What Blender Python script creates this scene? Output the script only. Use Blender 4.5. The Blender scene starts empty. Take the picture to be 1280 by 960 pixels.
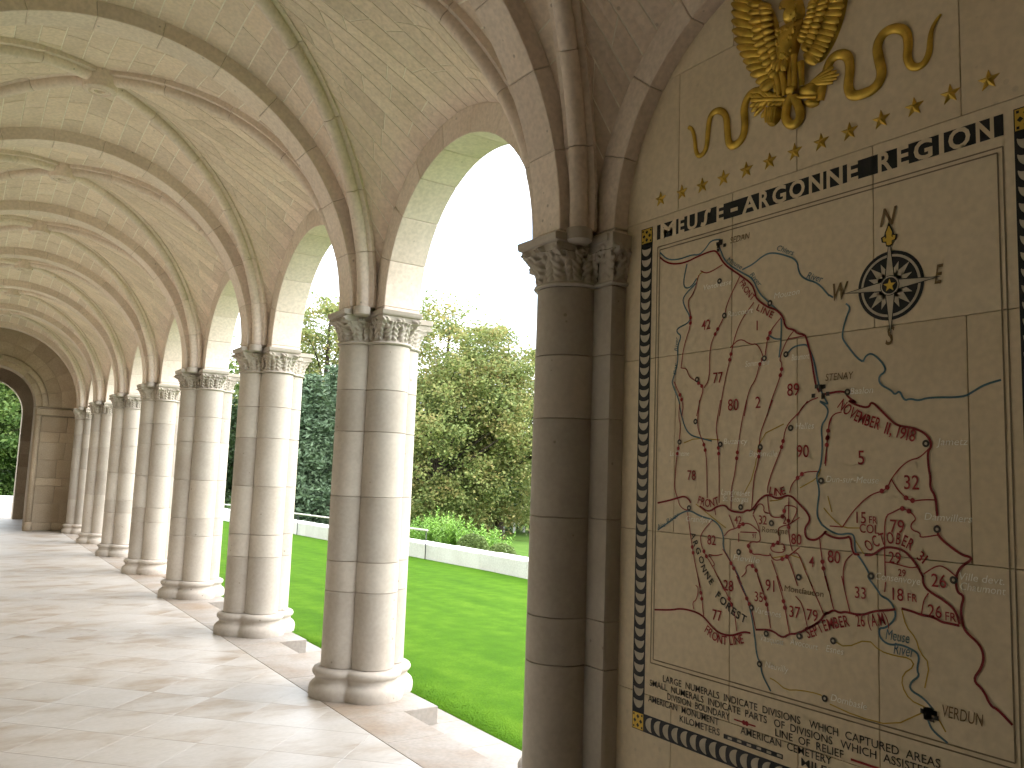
import bpy, math, random
import numpy as np
from mathutils import Matrix, Vector
random.seed(7); rng = np.random.default_rng(7)
S = bpy.context.scene
COL = S.collection

# ------------------------------------------------------------------ camera
YAW, PITCH, ROLL, FPX = 0.5939, 0.1110, 0.0364, 1039.09
CAM = np.array([-2.7114, -3.2961, 1.62])
_fw = np.array([math.sin(YAW)*math.cos(PITCH), math.cos(YAW)*math.cos(PITCH), math.sin(PITCH)])
_rt = np.array([math.cos(YAW), -math.sin(YAW), 0.0]); _up = np.cross(_rt, _fw)
_R = math.cos(ROLL)*_rt + math.sin(ROLL)*_up; _U = -math.sin(ROLL)*_rt + math.cos(ROLL)*_up
cd = bpy.data.cameras.new('camera'); cam = bpy.data.objects.new('camera', cd); COL.objects.link(cam)
cam.matrix_world = Matrix(((_R[0], _U[0], -_fw[0], CAM[0]), (_R[1], _U[1], -_fw[1], CAM[1]), (_R[2], _U[2], -_fw[2], CAM[2]), (0, 0, 0, 1)))
cd.sensor_width = 36; cd.lens = FPX/1280*36; cd.clip_start = 0.05; cd.clip_end = 2000
S.camera = cam

# ------------------------------------------------------------------ light
SUN_EL, SUN_AZ = math.radians(38), math.radians(108)      # azimuth clockwise from +y: over the lawn, behind the viewer's right
w = bpy.data.worlds.new('World'); S.world = w; w.use_nodes = True
nt = w.node_tree; nt.nodes.clear()
out = nt.nodes.new('ShaderNodeOutputWorld'); bg = nt.nodes.new('ShaderNodeBackground')
sky = nt.nodes.new('ShaderNodeTexSky'); sky.sky_type = 'NISHITA'; sky.sun_disc = False
sky.sun_elevation = SUN_EL; sky.sun_rotation = SUN_AZ; sky.dust_density = 2.0; sky.air_density = 1.0
tc = nt.nodes.new('ShaderNodeTexCoord'); mp = nt.nodes.new('ShaderNodeMapping'); mp.inputs['Scale'].default_value = (1, 1, 2.6)
nz = nt.nodes.new('ShaderNodeTexNoise'); nz.inputs['Scale'].default_value = 2.2; nz.inputs['Detail'].default_value = 4; nz.inputs['Roughness'].default_value = .58
rp = nt.nodes.new('ShaderNodeValToRGB'); rp.color_ramp.elements[0].position = .32; rp.color_ramp.elements[1].position = .60
mx = nt.nodes.new('ShaderNodeMixRGB'); mx.inputs['Color2'].default_value = (10.5, 10.8, 11.2, 1)
nt.links.new(tc.outputs['Generated'], mp.inputs['Vector']); nt.links.new(mp.outputs[0], nz.inputs['Vector'])
nt.links.new(nz.outputs['Fac'], rp.inputs[0]); nt.links.new(rp.outputs[0], mx.inputs['Fac'])
nt.links.new(sky.outputs[0], mx.inputs['Color1']); nt.links.new(mx.outputs[0], bg.inputs['Color'])
bg.inputs['Strength'].default_value = 0.15
nt.links.new(bg.outputs[0], out.inputs['Surface'])
sd = bpy.data.lights.new('sun', 'SUN'); sun = bpy.data.objects.new('sun', sd); COL.objects.link(sun)
sd.energy = 1.0; sd.angle = math.radians(120); sd.color = (1, .96, .9)
_d = Vector((math.sin(SUN_AZ)*math.cos(SUN_EL), math.cos(SUN_AZ)*math.cos(SUN_EL), math.sin(SUN_EL)))
sun.rotation_euler = _d.to_track_quat('Z', 'Y').to_euler()
S.view_settings.view_transform = 'Standard'; S.view_settings.look = 'None'; S.view_settings.gamma = 1
S.view_settings.exposure = 2.05
S.render.engine = 'CYCLES'
S.cycles.max_bounces = 7; S.cycles.diffuse_bounces = 5; S.cycles.glossy_bounces = 2; S.cycles.transparent_max_bounces = 4
S.cycles.use_denoising = True; S.cycles.use_adaptive_sampling = True; S.cycles.adaptive_threshold = .03

# ------------------------------------------------------------------ helpers
def mesh(name, v, f, smooth=False):
    m = bpy.data.meshes.new(name); m.from_pydata([tuple(map(float, p)) for p in v], [], f); 
    if smooth: m.polygons.foreach_set('use_smooth', [True]*len(m.polygons))
    m.update(); return m
def fast_mesh(name, v, f, smooth=False):
    v = np.asarray(v, np.float32); f = np.asarray(f, np.int32); n, k = f.shape
    m = bpy.data.meshes.new(name); m.vertices.add(len(v)); m.vertices.foreach_set('co', v.ravel())
    m.loops.add(n*k); m.loops.foreach_set('vertex_index', f.ravel())
    m.polygons.add(n); m.polygons.foreach_set('loop_start', np.arange(n, dtype=np.int32)*k)
    m.polygons.foreach_set('use_smooth', np.full(n, smooth)); m.update(calc_edges=True); return m
def ob(name, me, mat, parent=None, loc=(0, 0, 0)):
    o = bpy.data.objects.new(name, me); COL.objects.link(o); o.location = loc
    if mat and me and not me.materials: me.materials.append(mat)
    if parent: o.parent = parent
    return o
def tag(o, label=None, cat=None, group=None, kind=None):
    if label: o['label'] = label
    if cat: o['category'] = cat
    if group: o['group'] = group
    if kind: o['kind'] = kind
    return o
def thing(name, label, cat, loc=(0, 0, 0), group=None):
    return tag(ob(name, None, None, None, loc), label, cat, group)
class MB:
    """collects boxes, tubes and patches; build() links them as one mesh object"""
    def __init__(s): s.v = []; s.f = []
    def add(s, v, f):
        n = len(s.v); s.v += [tuple(map(float, p)) for p in v]; s.f += [tuple(i+n for i in q) for q in f]; return s
    def box(s, a, b, ch=0.0):
        x0, y0, z0 = a; x1, y1, z1 = b
        if ch <= 0:
            v = [(x0,y0,z0),(x1,y0,z0),(x1,y1,z0),(x0,y1,z0),(x0,y0,z1),(x1,y0,z1),(x1,y1,z1),(x0,y1,z1)]
            return s.add(v, [(3,2,1,0),(4,5,6,7),(0,1,5,4),(1,2,6,5),(2,3,7,6),(3,0,4,7)])
        c = ch; v = []; f = []
        # chamfered box: 24 verts
        for ax in range(3):
            for sd_ in (0, 1):
                for (p, q) in ((0,0),(1,0),(1,1),(0,1)):
                    lo = [x0,y0,z0]; hi = [x1,y1,z1]; pt = [0,0,0]
                    o1, o2 = (ax+1) % 3, (ax+2) % 3
                    pt[ax] = hi[ax] if sd_ else lo[ax]
                    pt[o1] = hi[o1]-c if p else lo[o1]+c
                    pt[o2] = hi[o2]-c if q else lo[o2]+c
                    v.append(tuple(pt))
        import itertools
        idx = {}
        for ax in range(3):
            for sd_ in (0,1):
                for j,(p,q) in enumerate(((0,0),(1,0),(1,1),(0,1))):
                    key = [0,0,0]; key[ax]=sd_; key[(ax+1)%3]=p; key[(ax+2)%3]=q
                    idx[(ax, tuple(key))] = ax*8+sd_*4+j
        for ax in range(3):
            for sd_ in (0,1):
                b4 = [ax*8+sd_*4+j for j in range(4)]
                f.append(tuple(b4 if sd_ else b4[::-1]))
        for ax in range(3):
            o1, o2 = (ax+1)%3, (ax+2)%3
            for p in (0,1):
                for q in (0,1):
                    k0=[0,0,0]; k1=[0,0,0]; k0[o1]=k1[o1]=p; k0[o2]=k1[o2]=q; k1[ax]=1
                    quad=(idx[(o1,tuple(k0))],idx[(o1,tuple(k1))],idx[(o2,tuple(k1))],idx[(o2,tuple(k0))])
                    f.append(quad if (p+q) % 2 == 0 else quad[::-1])
        for k in itertools.product((0,1),repeat=3):
            t=(idx[(0,k)],idx[(1,k)],idx[(2,k)]); f.append(t if sum(k)%2 else t[::-1])
        return s.add(v, f)
    def tube(s, pts, rad, n=8, cap=True):
        pts = [Vector(p) for p in pts]; m = len(pts)
        rad = [rad]*m if not hasattr(rad, '__len__') else rad
        v = []; f = []; ref = Vector((0.13, 0.21, 1)).normalized()
        for i, p in enumerate(pts):
            t = (pts[min(i+1, m-1)]-pts[max(i-1, 0)]).normalized()
            if abs(t.dot(ref)) > .95: ref = Vector((1, .2, .1)).normalized()
            a = t.cross(ref).normalized(); b = t.cross(a).normalized(); ref = -b if False else ref
            for k in range(n):
                th = 2*math.pi*k/n; v.append(p+(a*math.cos(th)+b*math.sin(th))*rad[i])
        for i in range(m-1):
            for k in range(n):
                k2 = (k+1) % n; f.append((i*n+k, i*n+k2, (i+1)*n+k2, (i+1)*n+k))
        if cap: f.append(tuple(range(n))[::-1]); f.append(tuple(range((m-1)*n, m*n)))
        return s.add(v, f)
    def build(s, name, mat, parent=None, smooth=False, loc=None):
        o = np.zeros(3)
        if parent is not None and loc is None: o = np.array(parent.location); q = parent.parent
        elif loc is not None: o = np.array(loc)
        if parent is not None and loc is None:
            q = parent.parent
            while q is not None: o = o+np.array(q.location); q = q.parent
        me = mesh(name, [tuple(np.array(p)-o) for p in s.v], s.f, smooth)
        return ob(name, me, mat, parent, tuple(o) if parent is None else (0, 0, 0))
class Sep(MB):
    """like MB, but every add (auto) or flush becomes a part of its own"""
    def __init__(s, name, mat, parent, auto=True): super().__init__(); s.n = name; s.m = mat; s.p = parent; s.a = auto
    def add(s, v, f):
        super().add(v, f)
        if s.a: s.flush()
        return s
    def flush(s):
        if s.f: MB.build(s, s.n, s.m, s.p)
        s.v = []; s.f = []
def flush(mb):
    if isinstance(mb, Sep): mb.flush()
def autosmooth(me, ang=40):
    me.polygons.foreach_set('use_smooth', [True]*len(me.polygons))
    try: me.set_sharp_from_angle(angle=math.radians(ang))
    except Exception: pass
    return me

# ------------------------------------------------------------------ materials
def nodes(name):
    m = bpy.data.materials.new(name); m.use_nodes = True; t = m.node_tree
    return m, t, t.nodes['Principled BSDF']
def stone(name, a, b, c=None, rough=.8, scale=1.6, pits=.5, vary=.12, bump=.25, spec=.3, stretch=(1, 1, 1), fine=.25, pitscale=14):
    m, t, P = nodes(name); N = t.nodes.new; L = t.links.new
    g = N('ShaderNodeNewGeometry'); oi = N('ShaderNodeObjectInfo')
    mpn = N('ShaderNodeMapping'); mpn.inputs['Scale'].default_value = stretch; L(g.outputs['Position'], mpn.inputs[0])
    off = N('ShaderNodeVectorMath'); off.operation = 'MULTIPLY_ADD'
    cmb = N('ShaderNodeCombineXYZ'); L(oi.outputs['Random'], cmb.inputs[0]); L(g.outputs['Random Per Island'], cmb.inputs[1]); L(oi.outputs['Random'], cmb.inputs[2])
    L(cmb.outputs[0], off.inputs[0]); off.inputs[1].default_value = (9, 9, 9); L(mpn.outputs[0], off.inputs[2])
    n1 = N('ShaderNodeTexNoise'); n1.inputs['Scale'].default_value = scale; n1.inputs['Detail'].default_value = 4; n1.inputs['Roughness'].default_value = .62
    L(off.outputs[0], n1.inputs['Vector'])
    r1 = N('ShaderNodeValToRGB'); e = r1.color_ramp.elements
    e[0].position = .32; e[0].color = (*a, 1); e[1].position = .68; e[1].color = (*b, 1)
    if c: k = e.new(.5); k.color = (*c, 1)
    L(n1.outputs['Fac'], r1.inputs[0])
    # per-stone tone
    ad = N('ShaderNodeMath'); ad.operation = 'ADD'; L(oi.outputs['Random'], ad.inputs[0]); L(g.outputs['Random Per Island'], ad.inputs[1])
    fr = N('ShaderNodeMath'); fr.operation = 'FRACT'; L(ad.outputs[0], fr.inputs[0])
    mr = N('ShaderNodeMapRange'); mr.inputs[3].default_value = 1-vary; mr.inputs[4].default_value = 1+vary*.6; L(fr.outputs[0], mr.inputs[0])
    # fine grain
    n2 = N('ShaderNodeTexNoise'); n2.inputs['Scale'].default_value = 38; n2.inputs['Detail'].default_value = 1; L(off.outputs[0], n2.inputs['Vector'])
    mg = N('ShaderNodeMapRange'); mg.inputs[1].default_value = .3; mg.inputs[2].default_value = .7; mg.inputs[3].default_value = 1-fine*.4; mg.inputs[4].default_value = 1+fine*.3; L(n2.outputs['Fac'], mg.inputs[0])
    mu = N('ShaderNodeMath'); mu.operation = 'MULTIPLY'; L(mr.outputs[0], mu.inputs[0]); L(mg.outputs[0], mu.inputs[1])
    vm = N('ShaderNodeVectorMath'); vm.operation = 'SCALE'; L(r1.outputs[0], vm.inputs[0]); L(mu.outputs[0], vm.inputs['Scale'])
    P.inputs['Roughness'].default_value = rough; P.inputs['Specular IOR Level'].default_value = spec
    if not pits: L(vm.outputs[0], P.inputs['Base Color']); return m
    # shell pits
    vo = N('ShaderNodeTexVoronoi'); vo.inputs['Scale'].default_value = pitscale; vo.inputs['Randomness'].default_value = 1
    L(off.outputs[0], vo.inputs['Vector'])
    sp = N('ShaderNodeSeparateColor'); L(vo.outputs['Color'], sp.inputs[0])
    thr = N('ShaderNodeMapRange'); thr.inputs[1].default_value = .72; thr.inputs[2].default_value = 1.0; thr.inputs[3].default_value = 0.0; thr.inputs[4].default_value = .19; L(sp.outputs[0], thr.inputs[0])
    df = N('ShaderNodeMath'); df.operation = 'SUBTRACT'; L(thr.outputs[0], df.inputs[0]); L(vo.outputs['Distance'], df.inputs[1])
    pm = N('ShaderNodeMapRange'); pm.inputs[1].default_value = 0; pm.inputs[2].default_value = .06; pm.inputs[3].default_value = 0; pm.inputs[4].default_value = pits; L(df.outputs[0], pm.inputs[0])
    mxp = N('ShaderNodeMixRGB'); mxp.inputs['Color2'].default_value = (.16, .13, .10, 1); L(pm.outputs[0], mxp.inputs['Fac']); L(vm.outputs[0], mxp.inputs['Color1'])
    L(mxp.outputs[0], P.inputs['Base Color'])
    return m
def plain(name, c, rough=.7, metal=0, spec=.3, noise=.0, scale=30):
    m, t, P = nodes(name); P.inputs['Base Color'].default_value = (*c, 1); P.inputs['Roughness'].default_value = rough
    P.inputs['Metallic'].default_value = metal; P.inputs['Specular IOR Level'].default_value = spec
    if noise:
        N = t.nodes.new; L = t.links.new; g = N('ShaderNodeNewGeometry')
        n = N('ShaderNodeTexNoise'); n.inputs['Scale'].default_value = scale; n.inputs['Detail'].default_value = 6; L(g.outputs['Position'], n.inputs['Vector'])
        mr = N('ShaderNodeMapRange'); mr.inputs[1].default_value = .3; mr.inputs[2].default_value = .7; mr.inputs[3].default_value = 1-noise; mr.inputs[4].default_value = 1+noise*.6; L(n.outputs['Fac'], mr.inputs[0])
        vm = N('ShaderNodeVectorMath'); vm.operation = 'SCALE'; vm.inputs[0].default_value = c; L(mr.outputs[0], vm.inputs['Scale']); L(vm.outputs[0], P.inputs['Base Color'])
    return m
def leafmat(name, cols, rough=.6, trans=.25):
    m, t, P = nodes(name); N = t.nodes.new; L = t.links.new
    g = N('ShaderNodeNewGeometry'); n = N('ShaderNodeTexNoise'); n.inputs['Scale'].default_value = .75; n.inputs['Detail'].default_value = 3; L(g.outputs['Position'], n.inputs['Vector'])
    a = N('ShaderNodeMath'); a.operation = 'MULTIPLY_ADD'; a.inputs[1].default_value = 1.1; L(n.outputs['Fac'], a.inputs[0])
    b = N('ShaderNodeMath'); b.operation = 'MULTIPLY_ADD'; b.inputs[1].default_value = .44; b.inputs[2].default_value = -.27; L(g.outputs['Random Per Island'], b.inputs[0]); L(b.outputs[0], a.inputs[2])
    r = N('ShaderNodeValToRGB'); e = r.color_ramp.elements; e[0].color = (*cols[0], 1); e[1].color = (*cols[-1], 1)
    for i, c in enumerate(cols[1:-1]): k = e.new((i+1)/(len(cols)-1)); k.color = (*c, 1)
    L(a.outputs[0], r.inputs[0]); L(r.outputs[0], P.inputs['Base Color']); P.inputs['Roughness'].default_value = rough; P.inputs['Specular IOR Level'].default_value = .25
    tr = N('ShaderNodeBsdfTranslucent'); L(r.outputs[0], tr.inputs['Color']); ms = N('ShaderNodeMixShader'); ms.inputs[0].default_value = trans
    L(P.outputs[0], ms.inputs[1]); L(tr.outputs[0], ms.inputs[2]); L(ms.outputs[0], t.nodes['Material Output'].inputs['Surface'])
    return m
M = {}
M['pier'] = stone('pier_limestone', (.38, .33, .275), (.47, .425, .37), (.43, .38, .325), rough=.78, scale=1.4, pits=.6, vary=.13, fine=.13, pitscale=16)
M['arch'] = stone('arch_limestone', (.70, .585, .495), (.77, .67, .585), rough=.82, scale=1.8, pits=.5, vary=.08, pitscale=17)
M['vault'] = stone('vault_limestone', (.72, .60, .485), (.80, .685, .575), (.765, .64, .53), rough=.85, scale=2.5, pits=.3, vary=.11, pitscale=17)
M['mortar'] = stone('vault_mortar', (.88, .82, .70), (.90, .85, .74), rough=.9, pits=0, vary=0)
M['joint'] = stone('joint_mortar', (.30, .25, .19), (.36, .30, .24), rough=.95, pits=0, vary=0)
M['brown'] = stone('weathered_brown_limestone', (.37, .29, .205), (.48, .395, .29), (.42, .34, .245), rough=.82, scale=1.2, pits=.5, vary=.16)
M['mapstone'] = stone('map_limestone', (.66, .55, .39), (.73, .62, .46), (.70, .585, .425), rough=.8, scale=.9, pits=.15, vary=.05, fine=.15)
M['floor'] = stone('floor_limestone', (.27, .22, .165), (.41, .395, .37), (.38, .355, .32), rough=.42, scale=1.7, pits=.4, vary=.03, bump=.08, spec=.45, stretch=(.8, 1.6, 1), fine=.15, pitscale=22)
M['sill'] = stone('sill_limestone', (.22, .165, .115), (.30, .275, .245), (.265, .23, .19), rough=.6, scale=1.5, pits=.5, vary=.1, pitscale=22)
M['white_stone'] = stone('pale_wall_stone', (.60, .58, .55), (.72, .71, .69), rough=.7, scale=1.1, pits=.3, vary=.06)
M['black'] = plain('black_inlay', (.012, .012, .016), .5, noise=.3)
M['red'] = plain('dark_red_paint', (.20, .012, .016), .6)
M['redn'] = plain('red_numeral_paint', (.30, .026, .030), .6)
M['blue'] = plain('blue_grey_paint', (.085, .16, .20), .6)
M['yellow'] = plain('ochre_paint', (.46, .30, .05), .6)
M['white'] = plain('chalky_white_paint', (.92, .90, .84), .7)
M['ink'] = plain('dark_ink_paint', (.05, .040, .035), .6)
M['brownink'] = plain('brown_ink_paint', (.17, .105, .045), .6)
M['engrave'] = plain('engraved_line_shadow', (.22, .17, .115), .8)
M['inlay'] = plain('pale_stone_inlay', (.50, .44, .35), .7, noise=.12)
M['gold'] = plain('gilding', (.64, .43, .08), .36, metal=.8, noise=.35, scale=18)
M['goldflat'] = plain('gold_inlay', (.60, .40, .07), .45, metal=.5)
M['bark'] = plain('bark', (.055, .042, .03), .9, noise=.4, scale=6)
M['soil'] = plain('dark_soil', (.035, .028, .018), .95, noise=.4)
M['rail'] = plain('painted_rail', (.62, .58, .52), .5)
M['iron'] = plain('dark_iron', (.03, .03, .03), .5)
M['cross'] = plain('white_marble', (.78, .77, .74), .5, noise=.05)
M['roof'] = plain('roof_stone', (.35, .32, .28), .9, noise=.2)

def lawnmat(name, a, b, c):
    m, t, P = nodes(name); N = t.nodes.new; L = t.links.new; g = N('ShaderNodeNewGeometry')
    n1 = N('ShaderNodeTexNoise'); n1.inputs['Scale'].default_value = 5; n1.inputs['Detail'].default_value = 5; L(g.outputs['Position'], n1.inputs['Vector'])
    mp_ = N('ShaderNodeMapping'); mp_.inputs['Scale'].default_value = (2.1, .35, 1); mp_.inputs['Rotation'].default_value = (0, 0, .25); L(g.outputs['Position'], mp_.inputs[0])
    n3 = N('ShaderNodeTexNoise'); n3.inputs['Scale'].default_value = 1.4; n3.inputs['Detail'].default_value = 2; L(mp_.outputs[0], n3.inputs['Vector'])
    n2 = N('ShaderNodeTexNoise'); n2.inputs['Scale'].default_value = 75; n2.inputs['Detail'].default_value = 3; n2.inputs['Roughness'].default_value = .7; L(g.outputs['Position'], n2.inputs['Vector'])
    s1 = N('ShaderNodeMath'); s1.operation = 'MULTIPLY_ADD'; s1.inputs[1].default_value = .55; L(n1.outputs['Fac'], s1.inputs[0])
    s2 = N('ShaderNodeMath'); s2.operation = 'MULTIPLY_ADD'; s2.inputs[1].default_value = .85; s2.inputs[2].default_value = -.40; L(n2.outputs['Fac'], s2.inputs[0])
    s3 = N('ShaderNodeMath'); s3.operation = 'MULTIPLY_ADD'; s3.inputs[1].default_value = .6; L(n3.outputs['Fac'], s3.inputs[0]); L(s2.outputs[0], s3.inputs[2]); L(s3.outputs[0], s1.inputs[2])
    oi = N('ShaderNodeMath'); oi.operation = 'MULTIPLY_ADD'; oi.inputs[1].default_value = .12; L(g.outputs['Random Per Island'], oi.inputs[0]); L(s1.outputs[0], oi.inputs[2])
    r = N('ShaderNodeValToRGB'); e = r.color_ramp.elements; e[0].position = .35; e[0].color = (*a, 1); e[1].position = 1.0; e[1].color = (*c, 1); k = e.new(.68); k.color = (*b, 1)
    L(oi.outputs[0], r.inputs[0]); L(r.outputs[0], P.inputs['Base Color']); P.inputs['Roughness'].default_value = .9; P.inputs['Specular IOR Level'].default_value = .04
    return m
M['lawn'] = lawnmat('lawn_grass', (.026, .075, .002), (.046, .112, .0034), (.080, .155, .008))
M['rough_grass'] = lawnmat('meadow_grass', (.04, .09, .015), (.07, .13, .02), (.12, .19, .04))
M['leaf_autumn'] = leafmat('autumn_lime_leaves', [(.070, .105, .035), (.135, .18, .055), (.21, .245, .075), (.31, .275, .10), (.42, .27, .11)])
M['leaf_green'] = leafmat('green_leaves', [(.030, .066, .018), (.065, .12, .028), (.11, .17, .038), (.17, .21, .05)])
M['leaf_dark'] = leafmat('dark_leaves', [(.018, .038, .014), (.038, .066, .022), (.062, .098, .030)], trans=.12)
M['leaf_cedar'] = leafmat('blue_green_needles', [(.055, .090, .050), (.10, .150, .082), (.16, .22, .125)], trans=.08)
M['leaf_bright'] = leafmat('bright_perennial_leaves', [(.11, .22, .03), (.18, .34, .05), (.28, .44, .09)])
M['leaf_box'] = leafmat('clipped_box_leaves', [(.09, .14, .035), (.14, .20, .055), (.20, .25, .085)])

# ------------------------------------------------------------------ dimensions (metres)
D = 2.5691                 # bay length
XC, Z0 = -1.955, 2.84      # axis of the gallery, springing
NP = 8                     # piers 0..7
LA, LR = 0.157, 0.160      # lobe offset and radius of the clustered pier
XF = -0.13                 # inner face of the arcade wall
RT_IN, RT_OUT, TW = 1.645, 1.752, 0.11    # transverse arch
RA_IN, RA_OUT = 0.964, 1.145              # arcade arch
YEND = 18.75
XW = -0.0345               # face of the map wall

def lawn_z(x, y): return -.135-.006*max(0, min(x, 6)-.5)-.011*max(0, y-10)
def ordinal(n): return ['first', 'second', 'third', 'fourth', 'fifth', 'sixth', 'seventh', 'eighth', 'ninth', 'tenth', 'eleventh', 'twelfth', 'thirteenth'][n]

# ================================================================== GROUND
g = []; gf = []
XS = [.50, 1, 2, 3, 4, 5, 6.05]; YS = [-14+2*i for i in range(40)]
for y in YS:
    for x in XS: g.append((x, y, lawn_z(x, y)))
nx = len(XS)
for j in range(len(YS)-1):
    for i in range(nx-1): gf.append((j*nx+i, j*nx+i+1, (j+1)*nx+i+1, (j+1)*nx+i))
tag(ob('lawn', mesh('lawn', g, gf, True), M['lawn']), kind='structure')
# the terrain beyond the garden wall and to the horizon
g = []; gf = []; n = 60
ext = np.concatenate([np.linspace(-500, -40, 12), np.linspace(-34, 90, 42), np.linspace(110, 600, 10)])
ex2 = np.concatenate([np.linspace(-500, -40, 10), np.linspace(-32, 6.2, 10), np.linspace(7, 80, 40), np.linspace(100, 600, 10)])
for y in ext:
    for x in ex2:
        if x < 6.5: z = -.95
        else: z = -.42-.035*(x-6.5)-.012*max(0, y-10) if x < 30 else -1.25+.004*(x-30)-.012*max(0, min(y, 40)-10)
        if x > 8: z += .12*math.sin(x*.31+y*.17)
        g.append((x, y, max(z, -1.7)))
nx = len(ex2)
for j in range(len(ext)-1):
    for i in range(nx-1): gf.append((j*nx+i, j*nx+i+1, (j+1)*nx+i+1, (j+1)*nx+i))
tag(ob('ground', mesh('ground', g, gf, True), M['rough_grass']), kind='structure')
# mown blades on the near lawn
nb = 45000
u = rng.random(nb); by = .3+4.5*u+rng.exponential(.8, nb); bx = np.minimum(.532+rng.exponential(.13, nb), 5.9)
bz = np.array([lawn_z(a, b) for a, b in zip(bx, by)])
h = .003+.004*rng.random(nb); an = rng.random(nb)*6.283; wd = .0010+.0010*rng.random(nb); lx = rng.normal(0, .005, nb); ly = rng.normal(0, .005, nb)
v = np.empty((nb, 3, 3)); v[:, 0] = np.c_[bx-wd*np.cos(an), by-wd*np.sin(an), bz-.004]; v[:, 1] = np.c_[bx+wd*np.cos(an), by+wd*np.sin(an), bz-.004]; v[:, 2] = np.c_[bx+lx, by+ly, bz+h]
tag(ob('grass', fast_mesh('grass', v.reshape(-1, 3), np.arange(nb*3).reshape(-1, 3)), M['lawn']), 'short mown bright green grass blades of the lawn', 'grass', kind='stuff')

# ================================================================== FLOOR
floor = tag(MB().box((-3.9, -5.3, -.4), (-.36, 30, -.030)).build('gallery_floor', M['joint']), kind='structure')
PT = .64                                   # pitch of the diagonal paving in x+y and x-y
def clip_poly(P, xmin, xmax, ymin, ymax):
    for ax, lim, sg in ((0, xmin, 1), (0, xmax, -1), (1, ymin, 1), (1, ymax, -1)):
        Q = []
        for i in range(len(P)):
            a, b = P[i], P[(i+1) % len(P)]; da = sg*(a[ax]-lim); db = sg*(b[ax]-lim)
            if da >= 0: Q.append(a)
            if da*db < 0: t = da/(da-db); Q.append((a[0]+t*(b[0]-a[0]), a[1]+t*(b[1]-a[1])))
        P = Q
        if len(P) < 3: return []
    return P
far = MB(); gp = .0007
def slab(mb, P, z=0., zb=-.05, ch=.0012):
    cx = sum(p[0] for p in P)/len(P); cy = sum(p[1] for p in P)/len(P); k = len(P)
    def sh(p, d): l = math.hypot(p[0]-cx, p[1]-cy); return (p[0]-(p[0]-cx)/l*d, p[1]-(p[1]-cy)/l*d)
    v = [(*sh(p, ch), z) for p in P]+[(*p, z-ch*.8) for p in P]+[(*p, zb) for p in P]
    f = [tuple(range(k))]+[(k+i, k+(i+1) % k, (i+1) % k, i) for i in range(k)]+[(2*k+i, 2*k+(i+1) % k, k+(i+1) % k, k+i) for i in range(k)]
    mb.add(v, f)
for i in range(-30, 60):
    for j in range(-40, 70):
        a0, b0 = .59+PT*i, -2.6+PT*j          # x+y, x-y
        q = [(a0+gp, b0+gp), (a0+PT-gp, b0+gp), (a0+PT-gp, b0+PT-gp), (a0+gp, b0+PT-gp)]
        P = [((s+d)/2, (s-d)/2) for s, d in q][::-1]
        P = clip_poly(P, -3.78, -.3625, -5.2, 23.2)
        if len(P) < 3: continue
        ar = abs(sum(P[k][0]*P[(k+1) % len(P)][1]-P[(k+1) % len(P)][0]*P[k][1] for k in range(len(P))))/2
        if ar < .004: continue
        cx = sum(p[0] for p in P)/len(P); cy = sum(p[1] for p in P)/len(P)
        if -1.0 < cy < 11 and cx > -2.9:
            m_ = MB(); slab(m_, P); m_.build('paving_slab', M['floor'], floor)
        else: slab(far, P)
tag(far.build('paving_slabs', M['floor'], floor), kind='stuff')
# border course along the piers, step blocks under the piers, sill slabs between them
MB().box((-.36, -5.3, -.4), (.03, 18.7, -.055)).build('border_bed', M['joint'], floor)
for k in range(-2, NP):
    yc = k*D
    if k >= 0:
        MB().box((-.3588, yc-.598, -.30), (.318, yc+.598, 0), .004).build('step_block', M['sill'], floor)
    if k < NP-1 and k >= 0:
        y0, y1 = yc+.6015, yc+D-.6015
        for a, b in ((y0, (y0+y1)/2+.12), ((y0+y1)/2+.1215, y1)):
            MB().box((-.3588, a, -.16), (.048, b, 0), .004).build('border_slab', M['sill'], floor)
            MB().box((.0505, a, -.35), (.512, b, -.118), .004).build('sill_slab', M['sill'], floor)
MB().box((-.3588, -5.3, -.16), (.02, -.6015, 0), .004).build('border_slab', M['floor'], floor)
for k in range(0, NP):
    MB().box((.320, k*D-.5985, -.35), (.512, k*D+.5985, -.118), .004).build('sill_slab', M['sill'], floor)
MB().box((.512, -1, -.4), (.53, 20, -.128)).build('soil_edge', M['soil'], floor)

# ================================================================== CLUSTERED PIERS
NA = 144
TH = np.linspace(0, 2*np.pi, NA, endpoint=False)
def lobe_r(th, e, cx, cy, r):
    d = th-math.atan2(cy, cx); a = math.hypot(cx, cy); q = (r+e)**2-(a*np.sin(d))**2
    return np.where((q > 0), a*np.cos(d)+np.sqrt(np.maximum(q, 0)), 0)
def rect_r(th, x0, x1, y0, y1):
    c, s = np.cos(th), np.sin(th)
    tx = np.where(c > 0, x1/np.maximum(c, 1e-9), x0/np.minimum(c, -1e-9)); ty = np.where(s > 0, y1/np.maximum(s, 1e-9), y0/np.minimum(s, -1e-9))
    return np.minimum(np.abs(tx), np.abs(ty))
def quatre(e): return np.max([lobe_r(TH, e, LA*c, LA*s, LR) for c, s in ((1, 0), (-1, 0), (0, 1), (0, -1))], axis=0)
YP = .2966
def engaged(e):     # the end pier: nave and arch shafts with a square pilaster towards the map wall
    q = np.max([lobe_r(TH, e, LA*c, LA*s, LR) for c, s in ((1, 0), (-1, 0), (0, 1))], axis=0)
    return np.maximum(q, rect_r(TH, -.12-e, .25+e, -YP-e, .1))
def cross_r(hw, ex): return np.maximum(rect_r(TH, -ex, ex, -hw, hw), rect_r(TH, -hw, hw, -ex, ex))
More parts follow.
